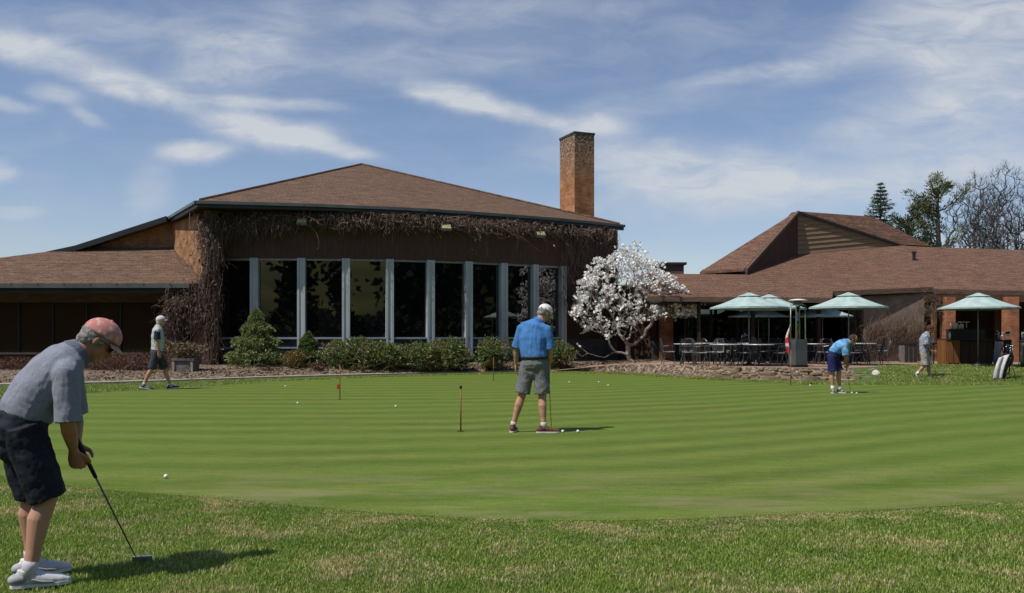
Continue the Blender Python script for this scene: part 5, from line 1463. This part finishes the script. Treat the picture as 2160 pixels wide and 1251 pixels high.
    lim = [(.35+.6*i/19, random.random()*6.283, random.uniform(.8, 1.8)*(1.0-.4*(i/19)), random.uniform(.5, 1.2)) for i in range(20)]
    lim += [(.78, 3.3, 2.0, .75), (.8, -.1, 2.0, .8), (.6, 3.0, 1.8, .3), (.52, .1, 1.9, .35), (.88, 1.7, .9, 1.3), (.66, 2.8, 1.9, .6)]
    pine(1977, 60, 368, lim, 'tall open crowned pine with pale upright tips behind the roof ridge')
    lim = [(.45+.5*i/15, random.random()*6.283, random.uniform(.5, 1.3), random.uniform(.5, 1.1)) for i in range(16)]+[(.7, .2, 1.5, .8), (.62, 3.2, 1.2, .5)]
    pine(1915, 56, 430, lim, 'shorter leaning pine between the spruce and the tall pine')
    for (u, Y, tv, wp, lab, seed) in ((2052, 66, 375, 110, 'bare forked grey tree just right of the tall pine', 1), (2128, 63, 352, 125, 'tallest bare grey tree near the right edge of the sky', 2), (2215, 65, 360, 110, 'bare grey tree cut by the right edge of the picture', 3),
                                      (2090, 74, 405, 110, 'bare grey tree standing farthest back, lower than its neighbours', 4)):
        b = at(u, Y, 0); H = ht(tv, Y, 0); w = wp/F*Y; k = 1000
        d = norm(rng.normal(size=(k, 3))); rr = rng.random(k)**.4
        T = d*rr[:, None]*np.array([w*.55, w*.5, H*.36])+np.array([0, 0, H*.64]); T = T[T[:, 2] > H*.25]
        T[:, 2] += rng.random(len(T))*.5
        fk = np.array([(0.05, 0, H*.16), (-.35, .1, H*.3), (.4, -.1, H*.32), (.1, .3, H*.36)])
        nd, ra, (V, Fc) = grow((0, 0, 0), np.concatenate([fk, T]), .4, .18, .3, .2, .009, 2.2, 4)
        r = empty('bare_tree', b, lab, 'tree', 'bare trees beyond the roof')
        np_mesh('trunk', V, Fc, M['twig'], r)
        tp = nd[ra <= np.quantile(ra, .5)]; tp = tp[rng.integers(0, len(tp), 3000)]
        V, Fc = strips(walk(tp, np.array([0, 0, .6]), rng.uniform(.25, .8, 3000), 4, .45), np.full(3000, .007)); np_mesh('twigs', V, Fc, M['twig'], r)
# ------------------------------------------------------------------ patio furniture, pins, balls
def copy_tree(o, parent=None):
    c = o.copy(); COL.objects.link(c); c.parent = parent
    for ch in list(o.children): copy_tree(ch, c)
    return c
ZP = .38
def make_chair():
    r = empty('patio_chair', (0, 0, ZP)); mt = M['chair_metal']
    m = MB(); m.lathe((0, 0, .44), [(.2, -.012), (.215, 0), (.2, .012)], 18)
    for k in range(10): a = k*.628; m.tube([(0, 0, .452), (.2*math.cos(a), .2*math.sin(a), .452)], .006, 4)
    m.build('seat', M['seat_metal'], r)
    m = MB(); hoop = [Vector((-.2-.09*math.sin(t)*1.0-.02, .27*math.cos(t), .5+.42*math.sin(t))) for t in np.linspace(-.35, math.pi+.35, 17)]
    m.tube(hoop, .014, 6)
    for k in range(-3, 4): m.tube([(-.2, k*.045, .45), (-.295, k*.075, .5+.415*math.sqrt(max(0, 1-(k*.075/.27)**2)))], .007, 4)
    m.tube([(-.215-.045, -.245, .66), (-.275, 0, .64), (-.26, .245, .66)], .007, 4)
    m.build('backrest', mt, r)
    for s in (-1, 1):
        m = MB(); m.tube([(-.22, s*.25, .64), (-.05, s*.28, .67), (.17, s*.27, .65), (.19, s*.22, .45)], .012, 6); m.build('armrest', mt, r)
        for x in (-1, 1):
            m = MB(); m.tube([(x*.14, s*.15, .44), (x*.18, s*.2, .2), (x*.23, s*.24, 0)], [.012, .012, .014], 6); m.build('leg', mt, r)
    return r
def make_table():
    r = empty('patio_table', (0, 0, ZP))
    m = MB(); m.lathe((0, 0, .72), [(.5, -.014), (.53, 0), (.52, .016), (.3, .018), (.0, .018)], 30); m.build('tabletop', M['tabletop'], r)
    m = MB(); m.tube([(0, 0, .06), (0, 0, .71)], .03, 10); m.build('pedestal', M['black_metal'], r)
    for k in range(4):
        a = k*math.pi/2+.78; c, s = math.cos(a), math.sin(a)
        m = MB(); m.tube([(.02*c, .02*s, .5), (.12*c, .12*s, .3), (.3*c, .3*s, .05), (.4*c, .4*s, 0.0)], .014, 6); m.build('leg', M['black_metal'], r)
    return r
def make_umbrella(vent=True):
    r = empty('patio_umbrella', (0, 0, ZP)); n = 8; R = 1.32
    zt, ze = 2.52, 2.0
    def cone(r0, r1, z0, z1, sag, th=.012):
        m = MB(); rows = 6; vs = []; seg = n*4
        for i in range(rows+1):
            t = i/rows
            for k in range(seg):
                a = 2*math.pi*k/seg; f = abs(((k % 4)/4)-.0); f = min(k % 4, 4-(k % 4))/2
                rr = (r0+(r1-r0)*t)*(1-f*.07); zz = z0+(z1-z0)*(t**1.0)-sag*math.sin(t*math.pi)*(.7+.6*f)
                vs.append(Vector((rr*math.cos(a), rr*math.sin(a), zz)))
        k0 = len(vs); vs += [v-Vector((0, 0, th)) for v in vs]; fs = []
        for i in range(rows):
            for k in range(seg):
                k2 = (k+1) % seg; q = (i*seg+k, (i+1)*seg+k, (i+1)*seg+k2, i*seg+k2); fs.append(q); fs.append(tuple(x+k0 for x in reversed(q)))
        for k in range(seg):
            k2 = (k+1) % seg; a, b = rows*seg+k, rows*seg+k2; fs.append((a, a+k0, b+k0, b)); fs.append((k, k2, k2+k0, k+k0))
        m.add(vs, fs); return m
    can = cone(.30, R, zt-.13, ze, .03).build('canopy', M['canopy'], r, True)
    cone(.02, .40, zt, zt-.13, .012).build('vent_flap', M['canopy'], can, True)
    m = MB(); seg = 32
    for k in range(seg):
        a, b = 2*math.pi*k/seg, 2*math.pi*(k+1)/seg
        fa, fb = min(k % 4, 4-k % 4)/2, min((k+1) % 4, 4-(k+1) % 4)/2
        pa = Vector((R*(1-fa*.07)*math.cos(a), R*(1-fa*.07)*math.sin(a), ze-.004)); pb = Vector((R*(1-fb*.07)*math.cos(b), R*(1-fb*.07)*math.sin(b), ze-.004))
        m.add([pa, pb, pb-Vector((0, 0, .05)), pa-Vector((0, 0, .05))], [(0, 1, 2, 3)])
    m.build('hem', M['canopy'], can)
    m = MB(); m.tube([(0, 0, .1), (0, 0, 2.5)], .02, 10); m.build('pole', M['grey_metal'], r, True)
    m = MB(); m.lathe((0, 0, 2.5), [(.025, 0), (.035, .03), (.02, .07), (.004, .09)], 10); m.build('finial', M['black_metal'], r, True)
    for k in range(n):
        a = 2*math.pi*k/n; c, s = math.cos(a), math.sin(a)
        m = MB(); m.tube([(.03*c, .03*s, zt-.08), (.66*c, .66*s, zt-.33), (R*.97*c, R*.97*s, ze-.02)], .008, 4); m.tube([(.03*c, .03*s, 1.95), (.6*c, .6*s, zt-.32)], .007, 4); m.build('rib', M['grey_metal'], r)
    m = MB(); m.lathe((0, 0, 0), [(.24, 0), (.24, .05), (.1, .08), (.035, .12), (.03, .3)], 20); m.build('base', M['black_metal'], r, True)
    return r
def make_patio():
    tb = make_table(); ch = make_chair(); um = make_umbrella(); st = {'t': 0, 'c': 0, 'u': 0}
    def place(proto, key, x, y, rz, label, cat, group, sc=1):
        o = proto if st[key] == 0 else copy_tree(proto); st[key] += 1
        o.location = (x, y, ZP); o.rotation_euler = (0, 0, rz); tag(o, label, cat, group); o.scale = (sc,)*3; return o
    tables = [(1452, 31.6, 'the leftmost front table'), (1492, 34.6, 'the back table nearest the magnolia'), (1545, 31.4, 'the front table under the left umbrella'), (1585, 34.0, 'the back table behind the left umbrella'),
              (1600, 29.6, 'the table nearest the ledge left of the heater'), (1650, 32.6, 'the middle table just left of the heater'), (1722, 32.0, 'the table between the heater and the stooping man'),
              (1795, 31.0, 'the table right behind the stooping man'), (1818, 33.8, 'the table closest to the creeper covered wall'), (1530, 29.9, 'the front table nearest the ledge, left of centre')]
    pos = [('left', math.pi), ('right', 0), ('near', -math.pi/2), ('far', math.pi/2)]
    for i, (u, Y, nm) in enumerate(tables):
        x = (u-U0)/F*Y; rot = random.uniform(-.5, .5)
        place(tb, 't', x, Y, rot, 'round patio table, '+nm, 'table', 'round patio tables')
        for j, (pn, a) in enumerate(pos):
            if (i*3+j) % 7 == 5: continue
            if i in (4, 9) and pn == 'near': continue
            aa = a+rot*.6; d = random.uniform(.68, .82)
            place(ch, 'c', x+d*math.cos(aa), Y+d*math.sin(aa), aa+math.pi+random.uniform(-.3, .3), 'chair at the %s side of %s' % (pn, nm), 'chair', 'black wire patio chairs')
    for (u, Y, lab, sc) in ((1580, 30.2, 'pale green umbrella nearest the magnolia, leftmost of the row', .99), (1622, 32.6, 'pale green umbrella half hidden behind the leftmost one', 1.01),
                            (1790, 30.6, 'pale green umbrella above the stooping man', 1.0), (2063, 29.9, 'pale green umbrella shading the wooden bar at right', .98), (1600, 35.4, 'dull green umbrella in the shade of the porch behind the left pair', .9), (1735, 35.2, 'dull green umbrella in the shade of the porch right of the heater', .9)):
        o = place(um, 'u', (u-U0)/F*Y, Y, random.uniform(0, .7), lab, 'umbrella', 'pale green patio umbrellas', sc)
    # heater
    q = pl(1683, 28.7); h = empty('patio_heater', (q.x, q.y, ZP), 'tall grey patio heater with a round white cap at the front of the patio', 'patio heater', rz=.25)
    m = MB(); m.box((0, 0, .04), (.46, .46, .08)); m.build('base', M['rubber'], h)
    m = MB(); m.prism([(-.21, -.21, .08), (.21, -.21, .08), (.21, .21, .08), (-.21, .21, .08)], (0, 0, .82)); m.build('cabinet', M['heater'], h)
    for x in (-.17, .17):
        for y in (-.17, .17):
            m = MB(); m.tube([(x, y, .9), (x*.95, y*.95, 2.0)], .018, 6); m.build('corner_strut', M['green_metal'], h)
    m = MB(); m.tube([(0, 0, .9), (0, 0, 1.98)], .055, 16); m.build('flame_tube', M['glass'], h, True)
    m = MB(); m.lathe((0, 0, 2.0), [(.2, 0), (.2, .02), (.14, .04), (.13, .14), (.05, .15)], 20); m.build('burner', M['grey_metal'], h, True)
    m = MB(); m.lathe((0, 0, 2.15), [(.29, 0), (.3, .012), (.22, .04), (.08, .06), (.0, .062)], 28); m.build('cap', M['white'], h, True)
    # flagstick
    q = G(1668, 813); f = empty('flagstick', q, 'tall flagstick with a limp red and white flag in front of the heater', 'flagstick')
    m = MB(); m.tube([(0, 0, 0), (0, 0, .98)], .013, 8); m.build('lower_pole', M['post_wood'], f, True)
    m = MB(); m.tube([(0, 0, .98), (0, 0, 2.3)], .011, 8); m.build('upper_pole', M['grey_metal'], f, True)
    m = MB(); rows = 14; vs = []
    for i in range(rows):
        t = i/(rows-1); z = 1.72-t*.82; w = .03+.13*math.sin(min(1, t*1.5)*1.57)*(1-.55*t**2)
        for k in range(7):
            s = k/6; vs.append(Vector((-s*w-.01, .035*math.sin(s*7+t*2), z-.10*s*(1-t))))
    k0 = len(vs); vs += [v+Vector((0, .008, 0)) for v in vs]; fs = []
    for i in range(rows-1):
        for k in range(6):
            a = i*7+k; q_ = (a, a+1, a+8, a+7); fs += [q_, tuple(x+k0 for x in reversed(q_))]
    m.add(vs, fs); m.build('flag', M['red_cloth'], f, True)
    # practice pins
    for (u, vb, vt, red, lab) in ((972, 911, 816, 0, 'thin orange-brown pin with a dark top on the near middle of the green'), (717, 843, 766, 1, 'thin orange pin with a small red marker left of centre'),
                                  (1041, 803, 752, 0, 'thin dark pin at the far edge left of the man in bright blue'), (1290, 812, 787, 0, 'short pin low at the far side of the green right of the man in bright blue')):
        if u == 1290: continue
        q = G(u, vb); H = (vb-vt)/F*q.y
        p = empty('practice_pin', q, lab, 'golf pin', 'thin pins on the putting green')
        m = MB(); m.tube([(0, 0, 0), (.0, 0, H)], .0105 if vb > 830 else .009, 8); m.build('rod', M['pin'], p, True)
        m = MB(); m.lathe((0, 0, H), [(.012, -.03), (.02, -.01), (.017, .012), (.004, .02)], 10); m.build('knob', M['rubber'], p, True)
        if red:
            m = MB(); zb = .28; m.box((-.03, 0, zb), (.07, .012, .11)); m.build('red_marker', M['pin_red'], p)
        m = MB(); m.lathe((0, 0, 0), [(.054, .008), (.054, .012), (.0, .012)], 20); m.build('hole', M['rubber'], p, True)
    # balls
    balls = [(350, 1009, 'golf ball lying alone beyond the putter of the man in grey'), (1187, 912, 'golf ball right at the brown shoe of the man in bright blue'), (1219, 912, 'golf ball a step right of the man in bright blue'),
             (602, 815, 'golf ball on the green left of the pin with the red marker'), (628, 851, 'golf ball lying below and left of the pin with the red marker'), (835, 858, 'golf ball between the red marker pin and the nearest pin'),
             (1283, 813, 'golf ball at the far side below the magnolia, nearer the green\'s middle'), (1263, 806, 'golf ball at the far side below the magnolia, farther back'), (1201, 806, 'golf ball at the far side just right of the man in bright blue'),
             (1797, 829, 'golf ball at the putter of the stooping man'), (1807, 830, 'golf ball just right of the one at the stooping man\'s putter'), (1709, 813, 'golf ball near the ledge left of the stooping man')]
    for i, (u, v, lab) in enumerate(balls):
        q = G(u, v+2); m = MB(); m.ell((0, 0, 0), (.0214, 0, 0), (0, .0214, 0), (0, 0, .0214), 16, 12)
        o = m.build('golf_ball', M['ball'], None, True); o.location = q+Vector((0, 0, .029)); tag(o, lab, 'golf ball', 'golf balls on the green')
    # bar --------------------------------------------------------------------
    q = pl(2046, 30.6); b = empty('bar_counter', (q.x, 30.9, ZP), 'wooden outdoor bar counter under the rightmost umbrella', 'bar')
    w = 1.6
    m = MB(); m.box((.12, 0, .42), (w-.25, .55, .84)); m.build('front_panel', M['wood_bar_dark'], b, uv=True)
    m = MB(); m.box((-w/2+.18, -.06, .43), (.5, .6, .86)); m.build('cabinet', M['wood_bar'], b, uv=True)
    m = MB(); m.box((-w/2+.18, -.365, .43), (.4, .02, .7)); m.build('cabinet_door', M['wood_bar'], b, uv=True)
    m = MB(); m.box((0, -.03, .885), (w+.1, .7, .05)); m.build('counter_top', M['wood_bar_dark'], b, uv=True)
    m = MB(); m.box((.15, .3, 1.08), (1.25, .25, .34)); m.build('back_shelf', M['plastic_dark'], b)
    for i, (dx, h, lab) in enumerate(((-.36, .2, 'leftmost'), (-.28, .19, 'second'), (-.18, .2, 'third'), (-.08, .15, 'shortest'), (.02, .17, 'rightmost'))):
        m = MB(); m.lathe((0, 0, 0), [(.032, 0), (.042, h), (.038, h), (.0, h-.01)], 14)
        o = m.build('cup_stack', M['white'], None, True); o.location = (q.x+dx, 31.15, ZP+1.255); tag(o, 'stack of white cups on the bar shelf, %s of the row' % lab, 'cups', 'white cup stacks on the bar')
    m = MB(); m.box((0, 0, .012), (.32, .2, .025)); m.tube([(-.1, 0, 0), (-.1, 0, -.18)], .01, 6); m.tube([(.1, 0, 0), (.1, 0, -.18)], .01, 6)
    o = m.build('serving_tray', M['white']); o.location = (q.x+.05, 31.12, ZP+1.255+.19+.04); tag(o, 'pale tray raised above the cups on the bar', 'tray')
    m = MB(); m.lathe((0, 0, 0), [(.035, 0), (.036, .16), (.015, .2), (.014, .24)], 12); o = m.build('bottle', M['white'], None, True); o.location = (q.x-.62, 30.75, ZP+.91); tag(o, 'single pale bottle on the left end of the bar counter', 'bottle')
    # grill-like side table left of the bar
    s = empty('side_table', (pl(1985, 31.6).x, 31.6, ZP), 'dark low serving table at the left end of the bar', 'table')
    m = MB(); m.box((0, 0, .74), (.8, .5, .05)); m.build('tabletop', M['wood_bar_dark'], s)
    m = MB(); m.box((0, 0, .3), (.7, .42, .03)); m.build('shelf', M['plastic_dark'], s)
    for x in (-.36, .36):
        for y in (-.2, .2):
            m = MB(); m.box((x, y, .36), (.05, .05, .72)); m.build('leg', M['plastic_dark'], s)
    # trash bin
    t = empty('trash_bin', (pl(1915, 33.6).x, 33.6, ZP), 'square brown trash bin against the creeper covered wall', 'trash bin')
    m = MB(); m.prism([(-.24, -.24, 0), (.24, -.24, 0), (.24, .24, 0), (-.24, .24, 0)], (0, 0, .72)); m.build('bin_body', M['pot'], t)
    m = MB(); m.box((0, 0, .76), (.56, .56, .08)); m.build('lid', M['plastic_dark'], t)
    for x in (-.16, 0, .16):
        m = MB(); m.box((x, -.245, .36), (.12, .02, .62)); m.build('slat', M['plastic_dark'], t)
    # golf bags
    def bag(loc, rz, lab, col, tilt=-.28, sc=1):
        g = empty('golf_bag', loc, lab, 'golf bag', 'golf bags', rz); R = Matrix.Rotation(tilt, 3, 'Y'); T = lambda x, y, z: R @ Vector((x, y, z))
        m = MB(); m.tube([T(0, 0, .02), T(0, 0, .3), T(0, 0, .65), T(0, 0, .84)], [.11, .12, .12, .125], 18); m.build('bag_body', col, g, True)
        m = MB(); m.tube([T(0, 0, .83), T(0, 0, .88)], .135, 18); m.build('rim', M['rubber'], g, True)
        m = MB(); m.tube([T(.1, 0, .12), T(.12, 0, .3), T(.11, 0, .5)], [.06, .085, .05], 12, cap='round'); m.build('pocket', M['plastic_dark'], g, True)
        for s_ in (-1, 1):
            m = MB(); m.tube([T(-.1, s_*.05, .75), Vector((T(0, 0, 0).x-.02+.45*(1 if tilt < 0 else -1)*-1*-1*0-.38, s_*.24, .01))], .01, 6); m.build('stand_leg', M['black_metal'], g, True)
        for k in range(8):
            a = k*.785; x, y = .07*math.cos(a), .07*math.sin(a); L = random.uniform(1.0, 1.16)
            m = MB(); m.tube([T(x, y, .8), T(x*1.2, y*1.2, L)], .006, 6); e = T(x*1.2, y*1.2, L)
            if k < 2: m.ell(e, (.05, 0, 0), (0, .035, 0), (0, 0, .045), 10, 8)
            else: m.box(e+Vector((.015, 0, 0)), (.05, .02, .04))
            m.build('club', M['steel'] if k > 1 else M['rubber'], g, True)
        m = MB(); m.tube([T(-.12, 0, .2), T(-.19, .02, .4), T(-.12, 0, .68)], .014, 6); m.build('strap', M['rubber'], g, True)
        return g
    q = G(2107, 806); bag((q.x, q.y, 0), math.pi*.97, 'dark golf bag with a long white towel leaning on the grass bank', M['plastic_dark'], -.3)
    # towel over the bag
    tw = MB(); vs = []; rows = 12; base = Vector((q.x-.16, q.y-.17, 0))
    for i in range(rows):
        t = i/(rows-1)
        for k in range(9):
            s = k/8; x = -.13+s*.3*(1-.12*t)+.2*(1-t)**2*1.0+.02*t; z = .84-.76*t-(1-s)*.10*(1-t)+.02*math.sin(s*9)*t
            y = -.03*math.sin(s*8)+.02*t*math.sin(s*14)-.04*math.sin(t*3)
            vs.append(base+Vector((x, y, z+.0)))
    k0 = len(vs); vs += [v+Vector((0, .014, 0)) for v in vs]; fs = []
    for i in range(rows-1):
        for k in range(8):
            a = i*9+k; q_ = (a, a+1, a+10, a+9); fs += [q_, tuple(x+k0 for x in reversed(q_))]
    for k in range(8): fs += [(k, k+k0, k+1+k0, k+1), ((rows-1)*9+k, (rows-1)*9+k+1, (rows-1)*9+k+1+k0, (rows-1)*9+k+k0)]
    for i in range(rows-1): fs += [(i*9, (i+1)*9, (i+1)*9+k0, i*9+k0), (i*9+8, i*9+8+k0, (i+1)*9+8+k0, (i+1)*9+8)]
    tw.add(vs, fs); o = tw.build('towel', M['white_cloth'], None, True); tag(o, 'long white towel hanging over the dark golf bag on the bank', 'towel')
    q = G(2150, 774, ZP); bag((q.x, q.y+.6, ZP), .3, 'black golf bag standing on the patio at the right edge of the picture', M['rubber'], -.08)
    q = G(2168, 776, ZP); bag((q.x, q.y+.2, ZP), 1.2, 'dark golf bag half cut by the right edge of the picture', M['plastic_dark'], -.1)
    q = G(2136, 771, ZP); bag((q.x, q.y+1.0, ZP), 2.2, 'pale grey golf bag beside the right pillar of the porch', M['vest'], -.1)

# ------------------------------------------------------------------ light, sky, camera
def make_world():
    sd = Vector((.95, .6, -1.72)).normalized()
    L = D.lights.new('sun', 'SUN'); L.energy = 3.9; L.angle = math.radians(.53); L.color = (1, .95, .87)
    o = D.objects.new('sun', L); COL.objects.link(o); o.rotation_euler = sd.to_track_quat('-Z', 'Y').to_euler(); o.location = (-20, -12, 40)
    w = D.worlds.new('World'); SC.world = w; w.use_nodes = True; nt = w.node_tree
    bg = nt.nodes['Background']; bg.inputs['Strength'].default_value = .1
    sk = N(nt, 'ShaderNodeTexSky', sky_type='NISHITA'); sk.sun_disc = False
    sk.sun_elevation = math.asin(-sd.z); sk.sun_rotation = math.atan2(-sd.x, -sd.y)
    sk.air_density = 1.0; sk.dust_density = .5; sk.ozone_density = 2.5; sk.altitude = 200
    tc = N(nt, 'ShaderNodeTexCoord'); sp = N(nt, 'ShaderNodeSeparateXYZ'); nt.links.new(tc.outputs['Generated'], sp.inputs[0])
    ay = math_(nt, 'MAXIMUM', math_(nt, 'ABSOLUTE', sp.outputs['Y']), .12)
    a = math_(nt, 'DIVIDE', sp.outputs['X'], ay); b = math_(nt, 'DIVIDE', sp.outputs['Z'], ay)
    cb = N(nt, 'ShaderNodeCombineXYZ'); nt.links.new(a, cb.inputs[0]); nt.links.new(b, cb.inputs[1]); v0 = cb.outputs[0]
    # warp
    nz = N(nt, 'ShaderNodeTexNoise'); nz.inputs['Scale'].default_value = 9; nz.inputs['Detail'].default_value = 6; nz.inputs['Roughness'].default_value = .6
    nt.links.new(v0, nz.inputs['Vector'])
    vm = N(nt, 'ShaderNodeVectorMath', operation='SUBTRACT'); nt.links.new(nz.outputs['Color'], vm.inputs[0]); vm.inputs[1].default_value = (.5, .5, .5)
    vs = N(nt, 'ShaderNodeVectorMath', operation='MULTIPLY'); nt.links.new(vm.outputs[0], vs.inputs[0]); vs.inputs[1].default_value = (.045, .024, 0)
    va = N(nt, 'ShaderNodeVectorMath', operation='ADD'); nt.links.new(v0, va.inputs[0]); nt.links.new(vs.outputs[0], va.inputs[1]); vw = va.outputs[0]
    blobs = [(70, 105, 150, 36, 13, .85), (290, 188, 100, 26, 13, 1.0), (565, 272, 130, 30, 11, 1.25), (700, 308, 90, 16, 14, .7), (412, 318, 75, 22, -2, .95),
             (115, 195, 55, 18, 10, .55), (190, 245, 45, 12, 25, .35), (550, 214, 150, 13, 4, .55), (500, 110, 130, 48, -22, .55), (960, 205, 90, 26, 14, 1.0), (1080, 240, 90, 18, 10, .6), (1230, 262, 90, 22, 0, .75),
             (1560, 160, 150, 16, -8, .45), (1750, 120, 140, 40, -25, .4), (2060, 60, 220, 130, -20, .75), (1980, 250, 260, 60, -12, .5), (1430, 350, 230, 55, 4, .75), (1700, 400, 420, 45, -4, .6), (2080, 330, 200, 40, -10, .55),
             (310, 400, 55, 45, -40, .4), (5, 358, 35, 22, 0, .55), (25, 448, 60, 13, 0, .4), (760, 140, 320, 40, -4, .25), (250, 60, 300, 40, 5, .25), (1330, 220, 190, 24, -6, .25), (900, 20, 400, 30, 0, .2), (10, 215, 60, 14, 8, .45), (1150, 60, 500, 90, 0, .12)]
    tot = None
    for (u, v, ru, rv, ang, am) in blobs:
        mp = N(nt, 'ShaderNodeMapping', vector_type='TEXTURE'); nt.links.new(vw, mp.inputs['Vector'])
        mp.inputs['Location'].default_value = ((u-U0)/F, (H0-v)/F, 0); mp.inputs['Rotation'].default_value = (0, 0, math.radians(-ang)); mp.inputs['Scale'].default_value = (ru/F, rv/F, 1)
        d = N(nt, 'ShaderNodeVectorMath', operation='DOT_PRODUCT'); nt.links.new(mp.outputs[0], d.inputs[0]); nt.links.new(mp.outputs[0], d.inputs[1])
        e = math_(nt, 'MULTIPLY', math_(nt, 'EXPONENT', math_(nt, 'MULTIPLY', math_(nt, 'POWER', d.outputs['Value'], 1.5), -.8)), am)
        tot = e if tot is None else math_(nt, 'ADD', tot, e)
    mp2 = N(nt, 'ShaderNodeMapping'); nt.links.new(vw, mp2.inputs['Vector']); mp2.inputs['Scale'].default_value = (5, 15, 1); mp2.inputs['Rotation'].default_value = (0, 0, .12)
    n2 = noise(nt, mp2.outputs[0], 2.2, 9, .62, .5)
    n3 = noise(nt, mp2.outputs[0], .55, 4, .5)
    tex = math_(nt, 'ADD', math_(nt, 'MULTIPLY', n2, 2.3), -.18)
    m1 = math_(nt, 'MULTIPLY', tot, tex)
    m1 = math_(nt, 'ADD', m1, math_(nt, 'MULTIPLY', math_(nt, 'SUBTRACT', math_(nt, 'MULTIPLY', n2, n3), .2, True), .7))
    front = math_(nt, 'GREATER_THAN', sp.outputs['Y'], 0)
    mk = math_(nt, 'MINIMUM', math_(nt, 'MULTIPLY', m1, .95), .93)
    up = N(nt, 'ShaderNodeMapRange'); nt.links.new(sp.outputs['Z'], up.inputs['Value']); up.inputs['From Min'].default_value = 0; up.inputs['From Max'].default_value = .02
    mk = math_(nt, 'MULTIPLY', mk, up.outputs[0])
    sky = mix(nt, 1.0, sk.outputs[0], SKYTINT, 'MULTIPLY')
    col = mix(nt, mk, sky, CLOUD)
    nt.links.new(col, bg.inputs['Color'])
SKYTINT = (1.02, .95, .98)
CLOUD = (5.6, 5.9, 6.3)
def make_camera():
    c = D.cameras.new('camera'); o = D.objects.new('camera', c); COL.objects.link(o)
    o.location = (0, 0, CH); o.rotation_euler = (math.pi/2, 0, 0)
    c.sensor_width = 36; c.lens = F/2160*36; c.shift_y = (H0-1251/2)/2160; c.clip_start = .05; c.clip_end = 3000
    SC.camera = o
    vs = SC.view_settings; vs.view_transform = 'Standard'; vs.look = 'None'; vs.exposure = EXPO; vs.gamma = 1
EXPO = 0.12
make_mats(); make_ground(); make_clubhouse(); make_patio_building(); make_people(); make_plants(); make_patio(); make_grass(); make_world(); make_camera()
